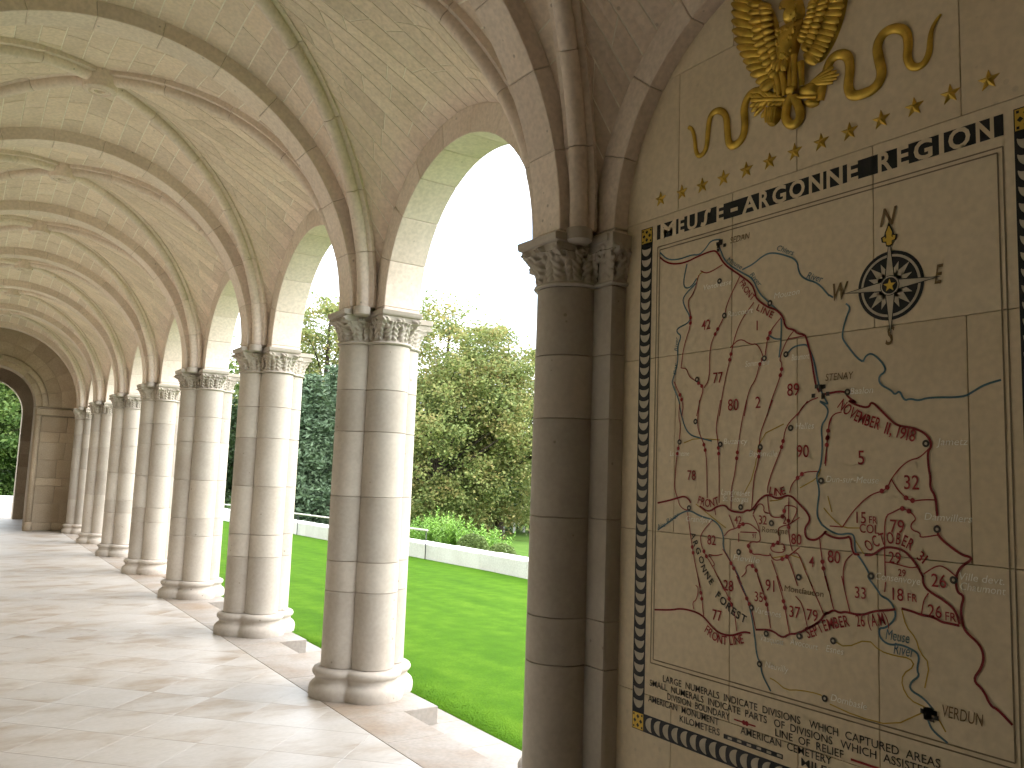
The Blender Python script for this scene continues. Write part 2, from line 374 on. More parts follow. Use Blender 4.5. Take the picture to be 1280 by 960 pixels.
def cross_eng(hw, ex): return np.max([rect_r(TH, -ex, .3, -hw, hw), rect_r(TH, -hw, hw, -.3, ex), rect_r(TH, -.155, .27, -YP-.035, .1)], axis=0)
def loft(rings, cap_top=True, cap_bot=False):
    v = []; f = []
    for r, z in rings:
        v += [(r[i]*math.cos(TH[i]), r[i]*math.sin(TH[i]), z if np.isscalar(z) else z[i]) for i in range(NA)]
    for k in range(len(rings)-1):
        for i in range(NA):
            j = (i+1) % NA; f.append((k*NA+i, k*NA+j, (k+1)*NA+j, (k+1)*NA+i))
    if cap_top: f.append(tuple(range((len(rings)-1)*NA, len(rings)*NA)))
    if cap_bot: f.append(tuple(range(NA))[::-1])
    return v, f
BASE_PROF = [(0, .074), (.02, .078), (.055, .079), (.082, .072), (.100, .056), (.110, .040), (.122, .034), (.136, .033), (.146, .038), (.152, .048), (.165, .056), (.180, .057), (.194, .050), (.204, .036), (.207, .014)]
DRUMS = [.209, .749, .966, 1.435, 1.91, 2.22, 2.560]
def smooth01(t): t = np.clip(t, 0, 1); return t*t*(3-2*t)
def capital(lobes, top, seed, arms):
    """carved bell: rings rising from the lobed neck to the cross-shaped abacus, with leaf relief"""
    global NA, TH
    NA, TH = 400, np.linspace(0, 2*np.pi, 400, endpoint=False)
    rr = np.random.default_rng(seed); n0 = lobes(0); zs = np.linspace(2.585, 2.766, 34); rings = []
    for z, e in ((2.560, .0), (2.562, .012), (2.570, .019), (2.578, .017), (2.583, .006)): rings.append((lobes(e), z))
    t0 = top(.152, .352); mid = (n0+t0)/2
    xy = np.c_[mid*np.cos(TH), mid*np.sin(TH)]; ds = np.linalg.norm(np.roll(xy, -1, 0)-xy, axis=1); s_ = np.concatenate([[0], np.cumsum(ds)[:-1]]); nl = 20; wl = ds.sum()/nl
    def unit(x):
        i = np.floor(x).astype(int) % nl; return x-np.floor(x)-.5, i
    ra = rr.normal(0, 1, (3, nl))
    for z in zs:
        t = (z-2.585)/.181; base = n0+(t0-n0)*smooth01((t-.2)/.8)**1.1; x = s_/wl
        u, i = unit(x+.06*ra[0][np.floor(x).astype(int) % nl])
        hw = .47*np.sin(np.pi*np.clip(.12+.80*t, 0, 1))**.7*(1+.16*math.sin(2*math.pi*5.2*t))+.02
        q = np.abs(u)/np.maximum(hw, .03)
        leaf = np.where(q < 1, .030*(1-q**5)*(.5+.5*t)+.006*np.cos(2*np.pi*(5.2*t+2.2*np.abs(u)))-.014*np.exp(-(u/.055)**2), -.008) if t < .80 else np.full(NA, -.004)
        leaf = leaf*(1+.25*ra[1][i])
        u2, i2 = unit(x+.5)
        vol = .040*np.exp(-((t-.84)/.13)**2)*np.exp(-(u2/.24)**2)*(1+.35*np.cos(2*np.pi*(3*u2+4*t)))*(1+.3*ra[2][i2])
        hole = -.045*(np.exp(-(((u2-.27)/.085)**2+((t-.70)/.085)**2))+np.exp(-(((u2+.27)/.085)**2+((t-.70)/.085)**2))+.9*np.exp(-((u2/.10)**2+((t-.46)/.09)**2))+.7*np.exp(-((u2/.06)**2+((t-.20)/.12)**2)))
        rings.append((base+(.8*leaf+.8*vol+.62*hole)*np.interp(t, [0, .08, .93, 1], [.2, 1, 1, .1]), z))
    for z, ex in ((2.768, .362), (2.772, .370), (2.785, .373), (2.806, .374), (2.810, .368)):
        rings.append((top(.158+.006*(ex > .365), ex), z))
    v, f = loft(rings); NA, TH = 144, np.linspace(0, 2*np.pi, 144, endpoint=False)
    return autosmooth(mesh('capital', v, f), 55)
ARM4 = [0, math.pi/2, math.pi, 1.5*math.pi]
def drum_mesh(shape, a, b):
    c = .0034; v, f = loft([(shape(-c*1.3), a+.0012), (shape(0), a+c), (shape(0), b-c), (shape(-c*1.3), b-.0012)]); return autosmooth(mesh('drum', v, f), 35)
def pier_set(shape, top, arms, seeds):
    b = autosmooth(mesh('base', *loft([(shape(e), z) for z, e in BASE_PROF])), 60)
    dr = [drum_mesh(shape, DRUMS[i], DRUMS[i+1]) for i in range(len(DRUMS)-1)]
    core = mesh('joint_core', *loft([(shape(-.010), .2), (shape(-.010), 2.56)]))
    caps = [capital(shape, top, s, arms) for s in seeds]
    return b, dr, core, caps
quat_set = pier_set(quatre, cross_r, ARM4, (3, 11, 19))
eng_set = pier_set(engaged, cross_eng, [0, math.pi/2, math.pi, math.pi*1.28, math.pi*1.42], (5,))
def place_pier(st, loc, label, seed=0, mirror=False, pmat=None):
    t = thing('clustered_pier', label, 'pier', loc, 'stone piers of the arcade')
    if mirror: t.scale = (1, -1, 1)
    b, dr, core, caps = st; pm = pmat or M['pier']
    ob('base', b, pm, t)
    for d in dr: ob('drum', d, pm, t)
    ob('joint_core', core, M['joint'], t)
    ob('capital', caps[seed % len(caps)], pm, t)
    # small round impost blocks that carry the diagonal ribs
    return t
imp = MB(); imp.tube([(-.246, .186, 2.765), (-.246, .186, 2.776), (-.246, .186, 2.832)], [.050, .064, .064], 16)
imp_me = autosmooth(mesh('rib_impost', imp.v, imp.f), 45)
PLAB = ['shadowed stone pier with square pilaster beside the engraved map wall',
        'nearest free-standing clustered stone pier with step block at its foot']+[
        '%s clustered stone pier counted away from the map wall' % ordinal(k) for k in range(2, NP-1)]+['farthest clustered stone pier, next to the brown end wall']
for k in range(NP):
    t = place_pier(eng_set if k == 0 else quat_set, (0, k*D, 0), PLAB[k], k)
    for sy in (1, -1): ob('rib_impost', imp_me, M['pier'], t).scale = (1, sy, 1)
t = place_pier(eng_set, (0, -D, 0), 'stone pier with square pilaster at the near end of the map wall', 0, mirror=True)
for sy in (1, -1): ob('rib_impost', imp_me, M['pier'], t).scale = (1, sy, 1)

# ================================================================== ARCHES
def arc_stone(c, z0, r0, r1, a0, a1, u0, u1, axis, ch=.004, n=4):
    """one voussoir: ring sector r0..r1, a0..a1, extruded u0..u1 along the other horizontal axis, all edges chamfered"""
    g0 = .0012/r0
    prof = [(r0+ch, u0), (r0, u0+ch), (r0, u1-ch), (r0+ch, u1), (r1, u1), (r1, u0)]
    angs = [(a0+g0, ch*1.2)]+[(a0+(a1-a0)*t_, 0) for t_ in np.linspace(.015, .985, n+1)]+[(a1-g0, ch*1.2)]
    v = []; f = []; k = len(prof)
    for a, ins in angs:
        for i, (r, u_) in enumerate(prof):
            rr_ = r+(ins if i < 4 else 0); uu = u_+(ins if i in (0, 5) else -ins if i in (3, 4) else 0)
            h_ = c+rr_*math.cos(a); z_ = z0+rr_*math.sin(a)
            v.append((h_, uu, z_) if axis == 'x' else (uu, h_, z_))
    for i in range(len(angs)-1):
        for j in range(k):
            j2 = (j+1) % k; q = (i*k+j, i*k+j2, (i+1)*k+j2, (i+1)*k+j); f.append(q if axis == 'y' else q[::-1])
    f.append(tuple(range(k))); f.append(tuple(range((len(angs)-1)*k, len(angs)*k))[::-1])
    return v, f
def arch_meshes(c, z0, r0, r1, u0, u1, axis, nst, zfoot):
    ms = []
    for i in range(nst):
        ms.append(autosmooth(mesh('voussoir', *arc_stone(c, z0, r0, r1, math.pi*i/nst, math.pi*(i+1)/nst, u0, u1, axis)), 30))
    for s in (1, -1):           # the short upright foot below the springing
        a, b = sorted((c+s*r0, c+s*r1)); m_ = MB()
        m_.box((a, u0, zfoot), (b, u1, z0-.0012), .004) if axis == 'x' else m_.box((u0, a, zfoot), (u1, b, z0-.0012), .004)
        ms.append(mesh('voussoir', m_.v, m_.f))
    rings = MB(); rings.add(*arc_stone(c, z0, r0+.008, r1-.004, 0.0, math.pi, u0+.008, u1-.008, axis, n=40))
    return ms, mesh('arch_joint_core', rings.v, rings.f)
tr_ms, tr_core = arch_meshes(XC, Z0, RT_IN, RT_OUT+.05, -TW, TW, 'x', 13, 2.812)
for k in range(-1, NP):
    lab = ('broad transverse vault arch springing from %s' % ('the pier beside the map' if k == 0 else 'the near end of the map wall' if k < 0 else 'the %s pier away from the map' % ordinal(k) if k < NP-1 else 'the farthest pier'))
    t = thing('transverse_arch', lab, 'arch', (0, k*D, 0), 'transverse arches of the vault')
    for m_ in tr_ms: ob('voussoir', m_, M['arch'], t)
    ob('arch_joint_core', tr_core, M['joint'], t)
ar_ms, ar_core = arch_meshes(D/2, Z0, RA_IN, RA_OUT, XF, .165, 'y', 9, 2.812)
sp = MB()       # spandrel masonry above the ring, outside the vault
nseg = 24; pts = [(D/2+RA_OUT*math.cos(math.pi*i/nseg), Z0+RA_OUT*math.sin(math.pi*i/nseg)) for i in range(nseg+1)]
for u_ in (-.02, .16):
    pass
def spandrel(u0, u1, ring=pts, ztop=5.0, y0=0., y1=D, zb=2.812):
    m_ = MB(); top = [(y1-(y1-y0)*i/nseg, ztop) for i in range(nseg+1)]
    for u_, flip in ((u0, 0), (u1, 1)):
        v = [(u_, p[0], p[1]) for p in ring]+[(u_, p[0], p[1]) for p in top]
        f = [(i, i+1, nseg+2+i, nseg+1+i) for i in range(nseg)]
        # feet
        b = len(v); v += [(u_, y1, zb), (u_, ring[0][0], zb), (u_, y0, zb), (u_, ring[-1][0], zb)]
        f += [(b, b+1, 0, nseg+1)[::1], (b+3, b+2, 2*nseg+1, nseg)]
        m_.add(v, [q[::-1] for q in f] if flip else f)
    return mesh('spandrel', m_.v, m_.f)
span_me = spandrel(-.02, .158)
for k in range(0, NP-1):
    lab = 'open round arch of the arcade ' + ('next to the map wall pier' if k == 0 else 'between the %s and %s piers from the map' % (ordinal(k), ordinal(k+1)))
    t = thing('arcade_arch', lab, 'arch', (0, k*D, 0), 'open arches of the arcade')
    for m_ in ar_ms: ob('voussoir', m_, M['arch'], t)
    ob('arch_joint_core', ar_core, M['joint'], t); ob('spandrel', span_me, M['arch'], t)
bl_ms, bl_core = arch_meshes(D/2, Z0, D/2-YP, RA_OUT+.02, -.12, XW+.01, 'y', 9, 2.812)
for k, lab in ((-1, 'blind round arch framing the wall above the engraved map'), (-2, 'blind round arch in the bay where the viewer stands')):
    t = thing('blind_arch', lab, 'arch', (0, k*D, 0), 'blind wall arches')
    for m_ in bl_ms: ob('voussoir', m_, M['arch'], t)
    ob('arch_joint_core', bl_core, M['joint'], t)

# ================================================================== VAULT BAYS
HB, SXr, SYr = 1.86, 1.755, 1.150
RW = RA_OUT
def Tp(a, sx, sy): return np.array([XC+sx*(RT_OUT*math.cos(a)), sy*(D/2-TW+.012), Z0+RT_OUT*math.sin(a)])
def Rp(a, sx, sy): return np.array([XC+sx*SXr*math.cos(a), sy*SYr*math.cos(a), Z0+HB*math.sin(a)])
def Wp(a, sx, sy): return np.array([XC+sx*(XF-XC+.012), sy*RW*math.cos(a), Z0-.03+(RW+.03)*math.sin(a)])
def cell(P, Q, sx, sy, v, a):
    p = P(a, sx, sy); q = Q(a, sx, sy); r = p+(q-p)*v
    L_ = np.linalg.norm(q-p); r = r+np.array([0, 0, .05*L_*4*v*(1-v)*.5*math.sin(a)]); return r
def cell_n(P, Q, sx, sy, v, a):
    e = 1e-3; du = cell(P, Q, sx, sy, min(1, v+e), a)-cell(P, Q, sx, sy, max(0, v-e), a); dv = cell(P, Q, sx, sy, v, min(math.pi/2, a+e))-cell(P, Q, sx, sy, v, max(0, a-e))
    n_ = np.cross(du, dv); l = np.linalg.norm(n_)
    if l < 1e-12: return np.array([0, 0, 1.])
    n_ = n_/l
    return n_ if n_[2] > 0 or (abs(n_[2]) < .02 and n_[0]*sx > 0) else -n_
def blocks(P, Q, sx, sy, ncourse, seed, blen):
    rr = random.Random(seed); res = []
    A0 = math.radians(7)
    for c in range(ncourse):
        a0 = A0+(math.pi/2-A0)*c/ncourse; a1 = A0+(math.pi/2-A0)*(c+1)/ncourse; am = (a0+a1)/2
        L_ = np.linalg.norm(P(am, sx, sy)-Q(am, sx, sy))
        if L_ < .05: continue
        cuts = [0]; x = blen*(.35+.75*rr.random())
        while x < L_-.12: cuts.append(x/L_); x += blen*(.75+.5*rr.random())
        cuts.append(1)
        jr = .0046/(RT_OUT if P is Tp else RW)
        for i in range(len(cuts)-1):
            v0, v1 = cuts[i]+(.0045/L_ if i else 0), cuts[i+1]-(.0045/L_ if i < len(cuts)-2 else 0)
            lo, hi = a0+jr, a1-jr; front = []; back = []; nu = 2; nv = 2
            for aa in np.linspace(lo, hi, nv+1):
                for vv in np.linspace(v0, v1, nu+1):
                    p = cell(P, Q, sx, sy, vv, aa); n_ = cell_n(P, Q, sx, sy, vv, aa); front.append(p); back.append(p+n_*.03)
            w_ = nu+1; f = []; fl = (sx*sy > 0) ^ (P is Wp)
            for r_ in range(nv):
                for cc in range(nu): q = (r_*w_+cc, r_*w_+cc+1, (r_+1)*w_+cc+1, (r_+1)*w_+cc); f.append(q)
            rim = [0, 1, 2, 5, 8, 7, 6, 3]; v = front+[back[i_] for i_ in rim]
            for t_ in range(8): f.append((rim[t_], 9+t_, 9+(t_+1) % 8, rim[(t_+1) % 8]))
            res.append((v, f))
    return res
def web(P, Q, sx, sy, off=.0038, na=80, nv=16):
    v = []; f = []
    for i in range(na+1):
        a = math.pi/2*i/na
        for j in range(nv+1):
            v.append(cell(P, Q, sx, sy, j/nv, a)+cell_n(P, Q, sx, sy, j/nv, max(a, .02))*off)
    for i in range(na):
        for j in range(nv): q = (i*(nv+1)+j, i*(nv+1)+j+1, (i+1)*(nv+1)+j+1, (i+1)*(nv+1)+j); f.append(q)
    return v, f
vis = []; hid = MB(); webm = MB()
for sx in (-1, 1):
    for sy in (-1, 1):
        bl = blocks(Tp, Rp, sx, sy, 16, 10+sx+2*sy, .42)+blocks(Wp, Rp, sx, sy, 13, 30+sx+2*sy, .40)
        if sx > 0: vis += [mesh('web_block', v, f) for v, f in bl]
        else:
            for v, f in bl: hid.add(v, f)
        webm.add(*web(Tp, Rp, sx, sy)); webm.add(*web(Wp, Rp, sx, sy))
hid_me = mesh('web_blocks', hid.v, hid.f); webm_me = mesh('web_mortar', webm.v, webm.f, True)
allm = MB()
for m_ in vis: allm.add([tuple(x.co) for x in m_.vertices], [tuple(p.vertices) for p in m_.polygons])
vis_me = mesh('web_blocks', allm.v, allm.f)
# ribs: roll moulding on a wider fillet, cut into stones
def rib_piece(sx, sy, a0, a1, n=6):
    prof = [(-.075, .10), (-.075, .055), (-.048, .050)]+[(.046*math.sin(t_), .030-.046*math.cos(t_)) for t_ in np.linspace(-2.0, 2.0, 9)]+[(.048, .050), (.075, .055), (.075, .10)]
    v = []; f = []; k = len(prof)
    an = [a0+.0012]+list(np.linspace(a0+.012, a1-.012, n))+[a1-.0012]
    hx, hy = 1.70, 1.112; side = np.array([-sy*hy, sx*hx, 0.]); side /= np.linalg.norm(side)
    for i, a in enumerate(an):
        c = np.array([XC+sx*hx*math.cos(a), sy*hy*math.cos(a), Z0+1.775*math.sin(a)])
        d = np.array([-sx*hx*math.sin(a), -sy*hy*math.sin(a), 1.775*math.cos(a)]); d /= np.linalg.norm(d)
        o_ = np.cross(side, d); o_ *= 1 if o_[2] > 0 or (abs(o_[2]) < 1e-3 and o_[0]*sx > 0) or (o_[0]*sx+o_[1]*sy) > 0 else -1
        sc = .955 if i in (0, len(an)-1) else 1
        for (s_, h_) in prof: v.append(c+side*s_*sc+o_*(h_+(.003 if sc < 1 else 0)))
    for i in range(len(an)-1):
        for j in range(k-1): f.append((i*k+j, i*k+j+1, (i+1)*k+j+1, (i+1)*k+j))
    f.append(tuple(range(k))); f.append(tuple(range((len(an)-1)*k, len(an)*k))[::-1])
    return autosmooth(mesh('rib_stone', v, f), 35)
rib_ms = [rib_piece(sx, sy, a0*math.pi/180, a1*math.pi/180) for sx in (-1, 1) for sy in (-1, 1) for a0, a1 in ((0, 13), (13, 27), (27, 43), (43, 59), (59, 75), (75, 89))]
feet = MB()
for sx in (-1, 1):
    for sy in (-1, 1): feet.tube([(XC+sx*(1.70+.015), sy*(1.112-.052+.03), 2.812), (XC+sx*1.70, sy*1.112, Z0+.02)], .056, 14)
prof = [(0, 4.575), (.035, 4.575), (.042, 4.553), (.062, 4.551), (.068, 4.560), (.078, 4.560), (.084, 4.549), (.112, 4.551), (.124, 4.560), (.128, 4.580), (.128, 4.74)]
bv = []; bf = []; nb_ = 28
for r_, z_ in prof:
    for i in range(nb_): bv.append((XC+r_*math.cos(2*math.pi*i/nb_), r_*math.sin(2*math.pi*i/nb_), z_))
for k in range(len(prof)-1):
    for i in range(nb_): bf.append((k*nb_+i, (k+1)*nb_+i, (k+1)*nb_+(i+1) % nb_, k*nb_+(i+1) % nb_))
boss_me = autosmooth(mesh('boss', bv, bf), 40)
for k in range(-2, NP-1):
    lab = 'rib-vaulted ceiling bay ' + ('in front of the engraved map' if k == -1 else 'over the viewer, behind the map bay' if k == -2 else 'beside the first open arch next to the map' if k == 0 else 'between the %s and %s piers from the map' % (ordinal(k), ordinal(k+1)))
    t = thing('vault_bay', lab, 'vault', (0, (k+.5)*D, 0), 'rib vault bays of the gallery')
    if -1 <= k <= 3:
        for m_ in vis: ob('web_block', m_, M['vault'], t)
    else: tag(ob('web_blocks', vis_me, M['vault'], t), kind='stuff')
    tag(ob('web_blocks', hid_me, M['vault'], t), kind='stuff')
    ob('web_mortar', webm_me, M['mortar'], t)
    for m_ in rib_ms: ob('rib_stone', m_, M['arch'], t)
    ob('boss', boss_me, M['arch'], t)
# short barrel between the last pier and the end wall
bm_ = MB()
for i in range(32):
    a0, a1 = math.pi*i/32, math.pi*(i+1)/32
    v = [(XC+1.74*math.cos(a), y, Z0+1.74*math.sin(a)) for a, y in ((a0, 7*D), (a1, 7*D), (a1, YEND+.02), (a0, YEND+.02))]
    bm_.add(v, [(0, 1, 2, 3)])
o = bm_.build('barrel_vault', M['arch'], smooth=True); tag(o, 'short plain barrel vault between the farthest pier and end wall', 'vault')

# ================================================================== WALLS ROUND THE GALLERY
M['rear'] = stone('rear_wall_limestone', (.70, .63, .54), (.78, .72, .64), rough=.8, pits=.3)
rw = thing('rear_wall', 'plain ashlar wall along the closed side of the gallery', 'wall', (-3.8, 8, 0))
MB().box((-4.3, -5.6, -.3), (-3.80, 23.2, 5.0)).build('masonry', M['rear'], rw)
for k in range(-1, NP):
    MB().box((-3.80, k*D-.2, 0), (-3.58, k*D+.2, 2.81), .01).build('pilaster', M['pier'], rw)
nw = tag(MB().box((-4.2, -5.6, -.3), (.3, -2*D, 5.0)).build('end_wall', M['mapstone']), 'closed stone end wall behind the viewer', 'wall')
rf = tag(MB().box((-4.25, -5.55, 5.0), (.155, 23.25, 5.2)).build('roof', M['roof']), 'flat stone roof above the vaulted gallery', 'roof')
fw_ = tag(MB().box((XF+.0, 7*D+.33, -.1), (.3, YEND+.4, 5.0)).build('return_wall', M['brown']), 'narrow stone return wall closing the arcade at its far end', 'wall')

def gate_wall(yf, yb, hw, ztop, name, label, mat, x0=-3.8, x1=XF, spring=2.84, blocks_=True):
    """wall across the gallery with a round-headed opening, faced with courses of separate stones"""
    t = thing(name, label, 'wall', (XC, yf, 0)); n_ = 28
    arc = [(XC+hw*math.cos(math.pi*i/n_), spring+hw*math.sin(math.pi*i/n_)) for i in range(n_+1)]
    m_ = MB()
    for y, fl in ((yf+.02, 0), (yb, 1)):
        top = [(x1-(x1-x0)*i/n_, ztop) for i in range(n_+1)]
        v = [(p[0], y, p[1]) for p in arc]+[(p[0], y, p[1]) for p in top]; f = [(i, i+1, n_+2+i, n_+1+i) for i in range(n_)]
        b = len(v); v += [(x1, y, 0), (XC+hw, y, 0), (x0, y, 0), (XC-hw, y, 0)]; f += [(b, b+1, 0, n_+1), (b+3, b+2, 2*n_+1, n_)]
        m_.add(v, f if fl else [q[::-1] for q in f])
    rim = [(XC+hw, 0)]+arc+[(XC-hw, 0)]
    for i in range(len(rim)-1):
        a, b = rim[i], rim[i+1]; m_.add([(a[0], yf+.02, a[1]), (b[0], yf+.02, b[1]), (b[0], yb, b[1]), (a[0], yb, a[1])], [(0, 1, 2, 3)])
    m_.build('wall_core', M['joint'] if blocks_ else mat, t)
    return t
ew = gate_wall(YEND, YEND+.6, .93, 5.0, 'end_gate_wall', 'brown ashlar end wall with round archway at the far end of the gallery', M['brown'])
zc = [0, .19, .62, 1.02, 1.20, 1.62, 2.02, 2.26, 2.62]
for i in range(len(zc)-1):
    for sx in (1, -1):
        xs = [1.02, 1.42+.14*(i % 2), 1.85]
        for a, b in zip(xs[:-1], xs[1:]):
            x0_, x1_ = sorted((XC+sx*a, XC+sx*b)); pr = .03 if i == 0 else 0
            MB().box((x0_+.003, YEND-pr, zc[i]+.003), (x1_-.003, YEND+.05, zc[i+1]-.003), .004).build('stone_block', M['brown'], ew)
for sx in (1, -1):           # impost band and jamb shafts
    x0_, x1_ = sorted((XC+sx*.90, XC+sx*1.85)); MB().box((x0_, YEND-.05, 2.64), (x1_, YEND+.1, 2.80), .015).build('impost', M['brown'], ew)
    m_ = MB(); m_.tube([(XC+sx*.955, YEND-.015, .2), (XC+sx*.955, YEND-.015, 2.64)], .065, 14); m_.tube([(XC+sx*.955, YEND-.015, 0), (XC+sx*.955, YEND-.015, .12), (XC+sx*.955, YEND-.015, .2)], [.10, .10, .07], 14)
    m_.build('jamb_shaft', M['brown'], ew, True)
    MB().box((min(XC+sx*.89, XC+sx*.93), YEND+.03, 0), (max(XC+sx*.89, XC+sx*.93), YEND+.6, 2.84), .004).build('jamb', M['brown'], ew)
for i in range(11):
    MB().add(*arc_stone(XC, Z0, .885, 1.13, math.pi*i/11, math.pi*(i+1)/11, YEND+.0, YEND+.58, 'x')).build('voussoir', M['brown'], ew)
for i in range(11):
    MB().add(*arc_stone(XC, Z0, 1.00, 1.10, math.pi*i/11, math.pi*(i+1)/11, YEND-.06, YEND-.002, 'x', ch=.02)).build('hood_stone', M['brown'], ew)
for ring_ in range(2):
    r0_, r1_ = (1.135, 1.42) if ring_ == 0 else (1.423, 1.75)
    for i in range(12):
        MB().add(*arc_stone(XC, Z0, r0_, r1_, math.pi*i/12, math.pi*(i+1)/12, YEND+.0, YEND+.05, 'x')).build('stone_block', M['brown'], ew)
g2 = gate_wall(22.9, 23.3, .90, 5.0, 'outer_gate_wall', 'outer brown stone archway seen through the end wall, trees behind it', M['brown'], blocks_=False)
for i in range(8):
    for sx in (1, -1):
        x0_, x1_ = sorted((XC+sx*.90, XC+sx*1.22)); MB().box((x0_, 22.87, .35*i+.003), (x1_, 22.93, .35*i+.347), .004).build('stone_block', M['brown'], g2)
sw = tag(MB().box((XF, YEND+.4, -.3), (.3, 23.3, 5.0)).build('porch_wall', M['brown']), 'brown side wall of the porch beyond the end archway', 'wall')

# ================================================================== MAP WALL
def on_wall(px, py, x=XW):
    d = _fw+_R*(px-640)/FPX+_U*(480-py)/FPX; t_ = (x-CAM[0])/d[0]; p = CAM+t_*d; return np.array([p[1], p[2]])
mw = thing('map_wall', 'smooth shadowed limestone wall of large slabs carrying the engraved map', 'wall', (XW, -D/2, 0))
MB().box((XW+.03, -D, -.1), (.3, 0, 5.0)).build('wall_core', M['joint'], mw)
ph = [[-2.57, -1.93, -1.285, -.64, 0], [-2.57, -2.25, -1.61, -.96, -.3, 0]]
zr = [-.02, .68, 1.40, 2.19, 2.86, 3.52, 4.3]
for i in range(len(zr)-1):
    ys_ = ph[i % 2]
    for a, b in zip(ys_[:-1], ys_[1:]):
        MB().box((XW, a+.0012, zr[i]+.0012), (XW+.05, b-.0012, zr[i+1]-.0012), .0016).build('stone_slab', M['mapstone'], mw)
vw = tag(MB().box((XW, -2*D, -.1), (.3, -D-.002, 5.0)).build('blank_wall', M['mapstone']), 'blank limestone wall in the bay where the viewer stands', 'wall')

# --- drawing helpers on the wall plane: coordinates (y, z); text reads towards -y
def lay(k): return XW-.0010-.0004*k
def ribbon(mb, P, w_, k):
    P = [np.array(p, float) for p in P]; Q = [P[0]]
    for p in P[1:]:
        if np.linalg.norm(p-Q[-1]) > 1e-4: Q.append(p)
    P = Q; n_ = len(P)
    if n_ < 2: return
    L_ = []; R_ = []
    for i in range(n_):
        a = P[i]-P[i-1] if i else P[1]-P[0]; b = P[i+1]-P[i] if i < n_-1 else a
        a = a/np.linalg.norm(a); b = b/np.linalg.norm(b); t_ = a+b; l = np.linalg.norm(t_); t_ = t_/l if l > .2 else b
        nn = np.array([-t_[1], t_[0]]); s_ = w_/2/max(.6, float(np.dot(nn, np.array([-b[1], b[0]])))); L_.append(P[i]+nn*s_); R_.append(P[i]-nn*s_)
    v = [(lay(k), *p) for p in L_]+[(lay(k), *p) for p in R_]
    mb.add(v, [(i, i+1, n_+i+1, n_+i) for i in range(n_-1)])
def fillpoly(mb, P, k): mb.add([(lay(k), *p) for p in P], [tuple(range(len(P)))])
def disc(mb, c, r, k, n_=12): fillpoly(mb, [(c[0]+r*math.cos(2*math.pi*i/n_), c[1]+r*math.sin(2*math.pi*i/n_)) for i in range(n_)], k)
def smoothline(P, it=2):
    P = [np.array(p, float) for p in P]
    for _ in range(it):
        Q = [P[0]]
        for a, b in zip(P[:-1], P[1:]): Q += [a*.75+b*.25, a*.25+b*.75]
        Q.append(P[-1]); P = Q
    return P
_tc = {}
def glyphs(txt, off=0.0, shear=0.0):
    """flat outline of a text in the built-in font: vertices (n,2) and faces"""
    key = (txt, off, shear)
    if key in _tc: return _tc[key]
    cu = bpy.data.curves.new('t', 'FONT'); cu.body = txt; cu.offset = off; cu.shear = shear; cu.resolution_u = 3; cu.fill_mode = 'FRONT'
    o = bpy.data.objects.new('t', cu); COL.objects.link(o); dg = bpy.context.evaluated_depsgraph_get(); me = o.evaluated_get(dg).to_mesh()
    v = np.array([x.co[:2] for x in me.vertices]) if len(me.vertices) else np.zeros((0, 2)); f = [tuple(p.vertices) for p in me.polygons]
    o.evaluated_get(dg).to_mesh_clear(); bpy.data.objects.remove(o); bpy.data.curves.remove(cu); _tc[key] = (v, f); return v, f
CAPH = None
def caph():
    global CAPH
    if CAPH is None: v, f = glyphs('H'); CAPH = v[:, 1].max()
    return CAPH
def put(mb, v, f, org, ex, ey, k):
    if len(v): mb.add([(lay(k), *(org+ex*p[0]+ey*p[1])) for p in v], f)
def line_text(mb, txt, p0, p1, h, k=3, off=0., shear=0., level=True):
    """text from baseline start p0 to baseline end p1 (wall y,z), cap height h"""
    v, f = glyphs(txt, off, shear); p0 = np.array(p0, float); p1 = np.array(p1, float)
    if level: z_ = (p0[1]+p1[1])/2; p0[1] = p1[1] = z_
    d = p1-p0; x0_, x1_ = v[:, 0].min(), v[:, 0].max(); L_ = np.linalg.norm(d); ex = d/(x1_-x0_); u_ = d/L_; ey = np.array([u_[1], -u_[0]])*h/caph()
    if ey[1] < 0: ey = -ey
    put(mb, v-np.array([x0_, 0]), f, p0, ex, ey, k)
def path_text(mb, txt, path, h, k=3, off=0., wide=1.0):
    path = smoothline(path, 2); seg = [np.linalg.norm(b-a) for a, b in zip(path[:-1], path[1:])]; cum = np.concatenate([[0], np.cumsum(seg)]); tot = cum[-1]
    s = h/caph(); adv = []
    for c in txt:
        if c == ' ': adv.append(.32); continue
        v, f = glyphs(c, off); adv.append(v[:, 0].max()-v[:, 0].min()+.10)
    T_ = sum(adv)*s; kx = tot/T_; x = 0
    for c, a in zip(txt, adv):
        m_ = (x+a*s*kx/2); i = min(len(seg)-1, int(np.searchsorted(cum, m_))-1); i = max(0, i)
        p = path[i]+(path[i+1]-path[i])*((m_-cum[i])/max(seg[i], 1e-6)); u_ = (path[i+1]-path[i])/max(seg[i], 1e-6); ey = np.array([u_[1], -u_[0]])
        if c != ' ':
            v, f = glyphs(c, off); cx = (v[:, 0].max()+v[:, 0].min())/2
            put(mb, v-np.array([cx, 0]), f, p, u_*s*min(kx, 1.15)*wide, ey*s, k)
        x += a*s*kx
    flush(mb)
def C(ox, oy, sc): return lambda P: [on_wall(ox+x/sc, oy+y/sc) for x, y in P]
C2, C3, C4, C5, C6, C7, C8 = C(790, 260, 3.692), C(1030, 240, 3.428), C(790, 500, 4), C(1030, 500, 4), C(780, 720, 4), C(1020, 720, 4), C(840, 560, 6)
mp_ = thing('engraved_map', 'large engraved and painted campaign map with black crescent border on the wall', 'map', (XW, -D/2, .5))

